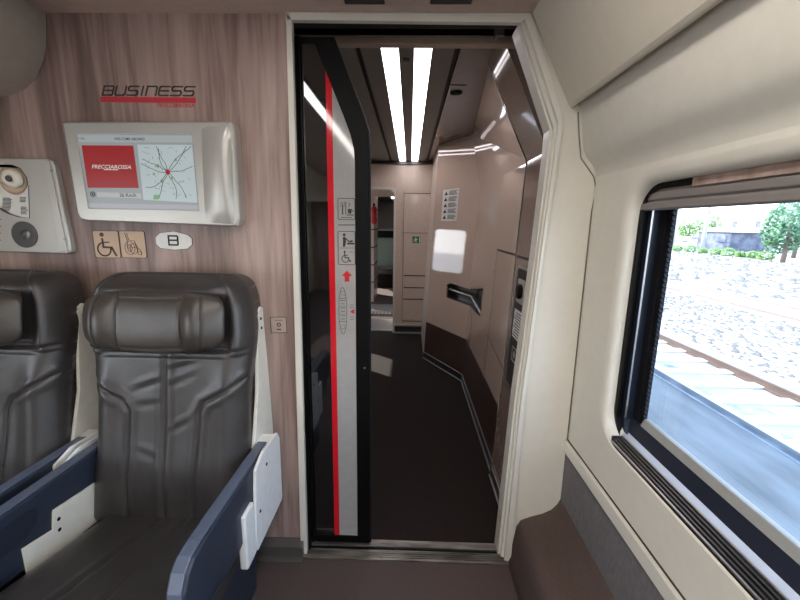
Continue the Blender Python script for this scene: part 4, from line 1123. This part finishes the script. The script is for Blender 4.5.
def cushion_mesh(cx):
    NU, NV = 90, 90; T = []; y0, y1 = .52, 1.10
    def sd(x, y):
        a = abs(x - (-.015 - (1.06 - y) * .10)); b = abs(x - (.062 + 0 * y)) if y > .0 else 9
        return min(a, b)
    B = []
    for j in range(NV + 1):
        y = y0 + (y1 - y0) * (.5 + .5 * math.sin((-1 + 2 * j / NV) * PI / 2)); r = []; rb = []
        for i in range(NU + 1):
            u = math.sin((-1 + 2 * i / NU) * PI / 2); x = -.004 + u * .236
            e = (1 - abs(u) ** 7) ** .5 if abs(u) < 1 else 0
            f = (1 - max(0, (.60 - y) / .08) ** 2.2) ** .5 if y > y0 + 1e-6 else 0
            h = .085 * e * f + .010 * e * math.exp(-((abs(u) - .78) / .2) ** 2)
            g = sd(x, y); h -= .006 * math.exp(-(g / .0035) ** 2); h += .003 * math.exp(-((g - .014) / .010) ** 2)
            r.append((cx + x, y, .343 + h + max(0, 1.06 - y) * .20)); rb.append((cx + x, y, .30))
        T.append(r); B.append(rb)
    mb = MB(); mb.loft(T, close=False)
    n = NU + 1; b = mb.addv([p for r in B for p in r])
    for j in range(NV):
        mb.face([j * n, (j + 1) * n, b + (j + 1) * n, b + j * n], True); mb.face([j * n + NU, (j + 1) * n + NU, b + (j + 1) * n + NU, b + j * n + NU], True)
    for i in range(NU):
        mb.face([i, i + 1, b + i + 1, b + i], True); q = NV * n; mb.face([q + i, q + i + 1, b + q + i + 1, b + q + i], True)
    mb.face([b, b + NU, b + NV * n + NU, b + NV * n])
    return mb


def make_seat(cx, label):
    t = thing('train_seat', (cx, .95, 0), label, 'seat')
    bk = obj('backrest', seatback_mesh(cx - .010), 'leather', t)
    for p_ in PIPES[-1]: obj('seam_piping', MB().tube(p_, .0019, 6), 'piping', bk)
    hr = obj('headrest', headrest_mesh(cx - .010), 'leather2', t)
    for p_ in PIPES[-1]: obj('seam_piping', MB().tube(p_, .0017, 6), 'piping', hr)
    cu_ = obj('seat_cushion', cushion_mesh(cx), 'leather', t)
    for k in range(2):
        pts = []
        for q in range(30):
            y = 1.05 - q * .42 / 29; x = (-.015 - (1.06 - y) * .10) if k == 0 else .062
            pts.append((cx + x, y, .343 + .085 * 1 - .006 * 1.0 + .0014 + max(0, 1.06 - y) * .20))
        obj('seam_piping', MB().tube(pts, .0019, 6), 'piping', cu_)
    # cream shell: rear panel and side wings
    obj('back_shell', MB().prism('x', [(1.235, .30), (1.345, .30), (1.345, 1.02), (1.325, 1.05), (1.24, 1.02)], cx - .222, cx + .222), 'creamshell', t, bevel=.008)
    for s_ in (-1, 1):
        xo = cx + s_ * .2335; xi = cx + s_ * .2455
        wing = [(1.12, .43), (1.335, .40), (1.335, .60), (1.322, .80), (1.302, 1.00), (1.298, 1.050), (1.245, 1.050), (1.243, 1.02), (1.240, .96), (1.215, .78), (1.15, .58)]
        w_ = obj('shell_wing', MB().prism('x', wing, min(xo, xi), max(xo, xi)), 'creamshell', t, bevel=.003)
        obj('wing_hook', MB().prism('x', [(1.255, 1.04), (1.29, 1.04), (1.287, 1.062), (1.272, 1.07), (1.252, 1.06)], min(xo, xi) - .004, max(xo, xi) + .004), 'creamshell', w_, bevel=.002)
        for (y, z) in ((1.272, 1.028), (1.275, .995)): obj('wing_screw', MB().disc((max(xo, xi), y, z), (1, 0, 0), [(.005, 0), (.005, .002)], 10), 'black', w_)
        # armrest
        ax = cx + s_ * .240
        side = 1 if s_ > 0 else -1
        xi_, xo_ = cx + s_ * .243, cx + s_ * .287
        pr = [(1.175, .625), (.76, .630), (.72, .624), (.695, .607), (.676, .575), (.664, .53), (.660, .49), (.664, .478), (.678, .470), (.72, .462), (.90, .440), (1.02, .455), (1.175, .49)]
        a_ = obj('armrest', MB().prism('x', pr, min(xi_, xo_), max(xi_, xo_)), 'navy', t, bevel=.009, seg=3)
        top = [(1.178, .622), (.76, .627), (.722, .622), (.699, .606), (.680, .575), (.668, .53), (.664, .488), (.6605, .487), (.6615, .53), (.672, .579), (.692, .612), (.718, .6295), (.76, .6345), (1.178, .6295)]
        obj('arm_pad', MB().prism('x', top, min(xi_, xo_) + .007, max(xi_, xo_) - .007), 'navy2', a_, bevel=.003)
        # recess on the inner face, its shade put in as a dark navy plate
        xf = cx + s_ * .2428
        rc = [(.70, .53), (.85, .53), (.885, .545), (.90, .572), (.892, .592), (.865, .602), (.70, .602)]
        obj('arm_recess_shade', MB().prism('x', rc, min(xf, xf - s_ * .003), max(xf, xf - s_ * .003)), 'navydark', a_, bevel=.0025)
        # outer cover plate
        xp0, xp1 = cx + s_ * .288, cx + s_ * .298
        pl = [(1.035, .618), (1.10, .640), (1.235, .630), (1.255, .60), (1.255, .37), (1.245, .355), (1.02, .355), (1.012, .37), (1.02, .50)]
        c_ = obj('side_plate', MB().prism('x', pl, min(xp0, xp1), max(xp0, xp1)), 'whiteplate', t, bevel=.004)
        for (y, z) in ((1.12, .585), (1.05, .47)):
            obj('plate_screw', MB().disc((xp1, y, z), (s_, 0, 0), [(.005, 0), (.005, .002)], 10), 'black', c_)
        obj('arm_bracket', MB().box(min(xi_ + s_ * .03, xp1), max(xi_ + s_ * .03, xp1), .945, 1.012, .36, .535), 'whiteplate', t, bevel=.006)
        obj('arm_end_block', MB().box(min(xi_, xp1) + .001, max(xi_, xp1) - .001, 1.175, 1.23, .50, .628), 'whiteplate', t, bevel=.004)
        # lower bracket at the cushion side
        xq = cx + s_ * .2425
        obj('cushion_bracket', MB().prism('x', [(.84, .42), (1.07, .40), (1.08, .53), (1.03, .535), (.935, .548), (.925, .495), (.84, .512)], min(xq, xq - s_ * .004) - .0005, max(xq, xq - s_ * .004) + .0005), 'creamshell', t, bevel=.001)
        for (y, z) in ((.945, .512), (.942, .480)): obj('bracket_hole', MB().disc((xq - s_ * .005, y, z), (-s_, 0, 0), [(.0055, 0), (.0055, .001)], 10), 'black', t)
    obj('shell_bar', MB().box(cx - .362, cx - .243, 1.262, 1.298, 1.028, 1.043), 'creamshell', t, bevel=.003)
    obj('seat_base', MB().box(cx - .20, cx + .20, .62, 1.22, .0, .30), 'navy', t, bevel=.01)
    obj('cross_bar', MB().box(cx - .235, cx + .235, 1.24, 1.33, .26, .30), 'whiteplate', t, bevel=.004)
    return t
seat = make_seat(-.745, 'dark leather seat beside the doorway, below the information screen')
s2 = copy_tree(seat); s2.location = (-.745 - .612, .95, 0)
s2['label'] = 'dark leather seat below the equipment panel, farther from the doorway'
for o in (seat, s2): o['group'] = 'pair of leather seats'

# ================================================================== outside
GZ = -1.25
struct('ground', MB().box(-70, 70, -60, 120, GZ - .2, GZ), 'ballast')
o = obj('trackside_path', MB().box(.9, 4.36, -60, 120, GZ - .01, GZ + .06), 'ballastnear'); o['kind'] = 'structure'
def at(px, py, Z=GZ): return PZ(px, py, Z)
rails = [PZ(660, 372, GZ + .14).x, PZ(660, 331.5, GZ + .14).x]
rails = [4.45, 5.95, 11.0, 12.5]
for k, x in enumerate(rails):
    lbl = ('nearest rail in the shade beside the train', 'sunlit rail across the sleepers from the shaded one', 'third rail out, thin on the white ballast', 'farthest rail on the white ballast')[k]
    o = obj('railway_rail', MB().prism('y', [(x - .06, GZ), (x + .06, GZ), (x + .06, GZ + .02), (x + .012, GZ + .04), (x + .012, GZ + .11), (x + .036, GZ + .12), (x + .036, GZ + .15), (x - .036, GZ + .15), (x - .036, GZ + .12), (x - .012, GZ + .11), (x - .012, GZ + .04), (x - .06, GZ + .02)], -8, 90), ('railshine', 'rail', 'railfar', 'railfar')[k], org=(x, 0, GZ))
    tag(o, lbl, 'rail', 'railway rails outside')
proto = None
for k in range(16):
    y = 2.6 + k * .62
    if proto is None:
        proto = obj('railway_sleeper', MB().box(3.9, 6.5, y - .12, y + .12, GZ - .02, GZ + .035), 'sleeper', org=(5.2, y, GZ), bevel=.02); o = proto
    else:
        o = proto.copy(); COL.objects.link(o); o.location.y = y
    tag(o, 'pale concrete sleeper under the near rails', 'sleeper', 'sleepers of the near track')
# scatter of dark stones
def stones(x0, x1, y0, y1, n, seed, r0, r1):
    rg = random.Random(seed); mb = MB()
    for _ in range(n):
        x, y = rg.uniform(x0, x1), rg.uniform(y0, y1); r = rg.uniform(r0, r1); a0 = rg.uniform(0, 6.3); st = rg.uniform(1, 2.0)
        base = [(x + math.cos(a0 + q * PI * .4) * r, y + math.sin(a0 + q * PI * .4) * r * st, GZ - .005) for q in range(5)]
        b = mb.addv(base + [(x + rg.uniform(-.3, .3) * r, y, GZ + r * rg.uniform(.5, .9))])
        for q in range(5): mb.face([b + q, b + (q + 1) % 5, b + 5])
    return mb
mb = stones(6.62, 10.8, 5, 26, 2600, 1, .03, .08)
m2 = stones(12.8, 30, 15, 60, 2200, 2, .06, .2); k = mb.addv(m2.v)
for f in m2.f: mb.face([k + i for i in f])
tag(obj('ballast_stones', mb, mat('grey stones', rgb(104, 98, 94), .9)), 'scattered grey stones on the sunlit ballast', 'stones', kind='stuff')

# plants, poles and buildings beyond the tracks
def foliage(mb, c, r, n, rg, leaf=.25, sq=1.0):
    for _ in range(n):
        while True:
            p = Vector((rg.uniform(-1, 1), rg.uniform(-1, 1), rg.uniform(-1, 1)))
            if p.length < 1: break
        p = p.normalized() * (p.length ** .4)
        q = Vector((c[0] + p.x * r, c[1] + p.y * r, c[2] + p.z * r * sq))
        a = Vector((rg.uniform(-1, 1), rg.uniform(-1, 1), rg.uniform(-1, 1))).normalized(); b = a.orthogonal().normalized(); s_ = leaf * rg.uniform(.6, 1.3)
        k = mb.addv([q - a * s_, q + b * s_ * .45, q + a * s_, q - b * s_ * .45]); mb.face([k, k + 1, k + 2, k + 3])
def gpos(px, D):       # ground point in the direction of picture column px, X distance D
    r = ray(px, 225); s_ = D / r.x; return Vector((D, r.y * s_, GZ))
rg = random.Random(11)
for k in range(9):
    px = 668 + k * 13.0; c = gpos(px, 31); r = .38 + .08 * ((k * 7) % 3)
    mb = MB(); foliage(mb, (0, 0, r * .6), r * 1.1, 420, rg, .12, .8)
    o = obj('shrub', mb, 'leaf'); o.location = c
    tag(o, 'low yellow green trackside shrub beyond the ballast', 'shrub', 'low shrubs along the far edge of the ballast')
for k, (px, D, h, lb_) in enumerate(((690, 47, 4.6, 'pale leafy tree behind the left overhead line pole'), (712, 52, 4.8, 'pale leafy tree just past the first pole, above the dark shed'), (790, 30, 4.6, 'large green tree beyond the low white building'), (800, 36, 6.0, 'tall green tree rising behind the large one'))):
    c = gpos(px, D); t = thing('tree', c, lb_, 'tree')
    obj('trunk', MB().tube([c, c + Vector((.1, 0, h * .5)), c + Vector((0, .2, h * .8))], [.18, .14, .06], 8), 'bark', t)
    mb = MB(); foliage(mb, (c.x, c.y, c.z + h * .62), h * .36, 900, rg, .22, 1.1); foliage(mb, (c.x + .5, c.y + h * .2, c.z + h * .42), h * .28, 500, rg, .22)
    obj('crown', mb, 'leaf2' if k > 1 else 'leaf', t)
for k, (px, D, lb_) in enumerate(((676, 33, 'slim concrete overhead line pole near the window frame'), (706, 33, 'thicker pale pole to the window side of the first'), (789, 33, 'slim pole above the large green tree'))):
    c = gpos(px, D); t = thing('line_pole', c, lb_, 'pole')
    obj('mast', MB().tube([c, c + Vector((0, 0, 5.2))], .13 if k != 1 else .2, 8), 'concrete', t)
    obj('cross_arm', MB().tube([c + Vector((0, -1.2, 4.4)), c + Vector((0, 1.6, 4.4))], .05, 6), 'concrete', t)
a = gpos(672, 33) + Vector((0, 0, 4.3)); b2 = gpos(800, 33) + Vector((0, -3, 4.3))
tag(obj('overhead_wire', MB().tube([a, b2], .03, 6), 'steeldark'), 'thin overhead wire strung between the poles', 'wire')
# dark stone shed
p, q = gpos(700, 37), gpos(733, 37)
t = thing('stone_shed', (37, (p.y + q.y) / 2, GZ), 'small blue grey stone shed with a ragged roof line', 'building')
zt2 = PX(715, 232, 37).z
obj('shed_wall', MB().box(37, 41, q.y, p.y, GZ, zt2), 'bldgdark', t)
obj('shed_roof', MB().prism('x', [(q.y - .3, zt2), (p.y + .3, zt2), ((p.y + q.y) / 2, zt2 + .5)], 36.8, 41.2), 'roofm', t)
for k, (px0, px1, D, py, lb_) in enumerate(((740, 778, 42.5, 236, 'low white building beside the stone shed'), (670, 694, 39, 238, 'low white shed to the frame side of the stone shed'), (705, 800, 62, 212, 'long pale building in the haze behind the pipe'))):
    p, q = gpos(px0, D), gpos(px1, D); z2 = PX((px0 + px1) / 2, py, D).z
    t = thing('white_building', (D, (p.y + q.y) / 2, GZ), lb_, 'building')
    obj('building_wall', MB().box(D, D + 4, q.y, p.y, GZ, z2), 'bldg', t)
    obj('roof', MB().box(D - .3, D + 4.3, q.y - .3, p.y + .3, z2, z2 + .2), 'roofm', t)
    n = 2 if k != 2 else 4
    for j in range(n):
        yc = q.y + (p.y - q.y) * (j + .5) / n; hh = (z2 - GZ)
        obj('window', MB().box(D - .05, D, yc - .5, yc + .5, GZ + hh * .5, GZ + hh * .72), 'bldgdark', t)
p, q = gpos(706, 48), gpos(800, 48); zq = PX(750, 229, 48).z
t = thing('raised_pipe', (48, q.y, GZ), 'long horizontal pipe on posts behind the sheds', 'pipe')
obj('pipe', MB().tube([(48, q.y - 6, zq), (48, p.y, zq)], .14, 8), 'roofm', t)
for j in range(5): obj('pipe_post', MB().tube([(48, q.y + (p.y - q.y) * j / 4, GZ), (48, q.y + (p.y - q.y) * j / 4, zq)], .08, 6), 'roofm', t)

# ================================================================== light
sun = bpy.data.lights.new('sun', 'SUN'); sun.energy = 13.0; sun.angle = .01; sun.color = (1, .95, .88)
so = bpy.data.objects.new('sun', sun); COL.objects.link(so)
so.rotation_euler = Vector((1.3, -1.0, -1.1)).to_track_quat('-Z', 'Y').to_euler()
wd = bpy.data.worlds.new('sky'); SC.world = wd; wd.use_nodes = True
nt = wd.node_tree; bg = nt.nodes['Background']
tc = nt.nodes.new('ShaderNodeTexCoord'); sx = nt.nodes.new('ShaderNodeSeparateXYZ'); cr = nt.nodes.new('ShaderNodeValToRGB')
nt.links.new(tc.outputs['Generated'], sx.inputs[0]); nt.links.new(sx.outputs['Z'], cr.inputs[0])
cr.color_ramp.elements[0].color = (.95, .98, 1, 1); cr.color_ramp.elements[1].position = .6; cr.color_ramp.elements[1].color = (.45, .66, 1, 1)
nt.links.new(cr.outputs[0], bg.inputs[0]); bg.inputs[1].default_value = 6.0

SC.view_settings.view_transform = 'Standard'
SC.view_settings.look = 'None'
SC.view_settings.exposure = 0.07
SC.view_settings.gamma = 1.0
SC.view_settings.use_curve_mapping = False
SC.cycles.max_bounces = 8
SC.cycles.diffuse_bounces = 4
SC.cycles.glossy_bounces = 4
SC.cycles.transparent_max_bounces = 8
SC.cycles.sample_clamp_indirect = 6
SC.cycles.use_denoising = True
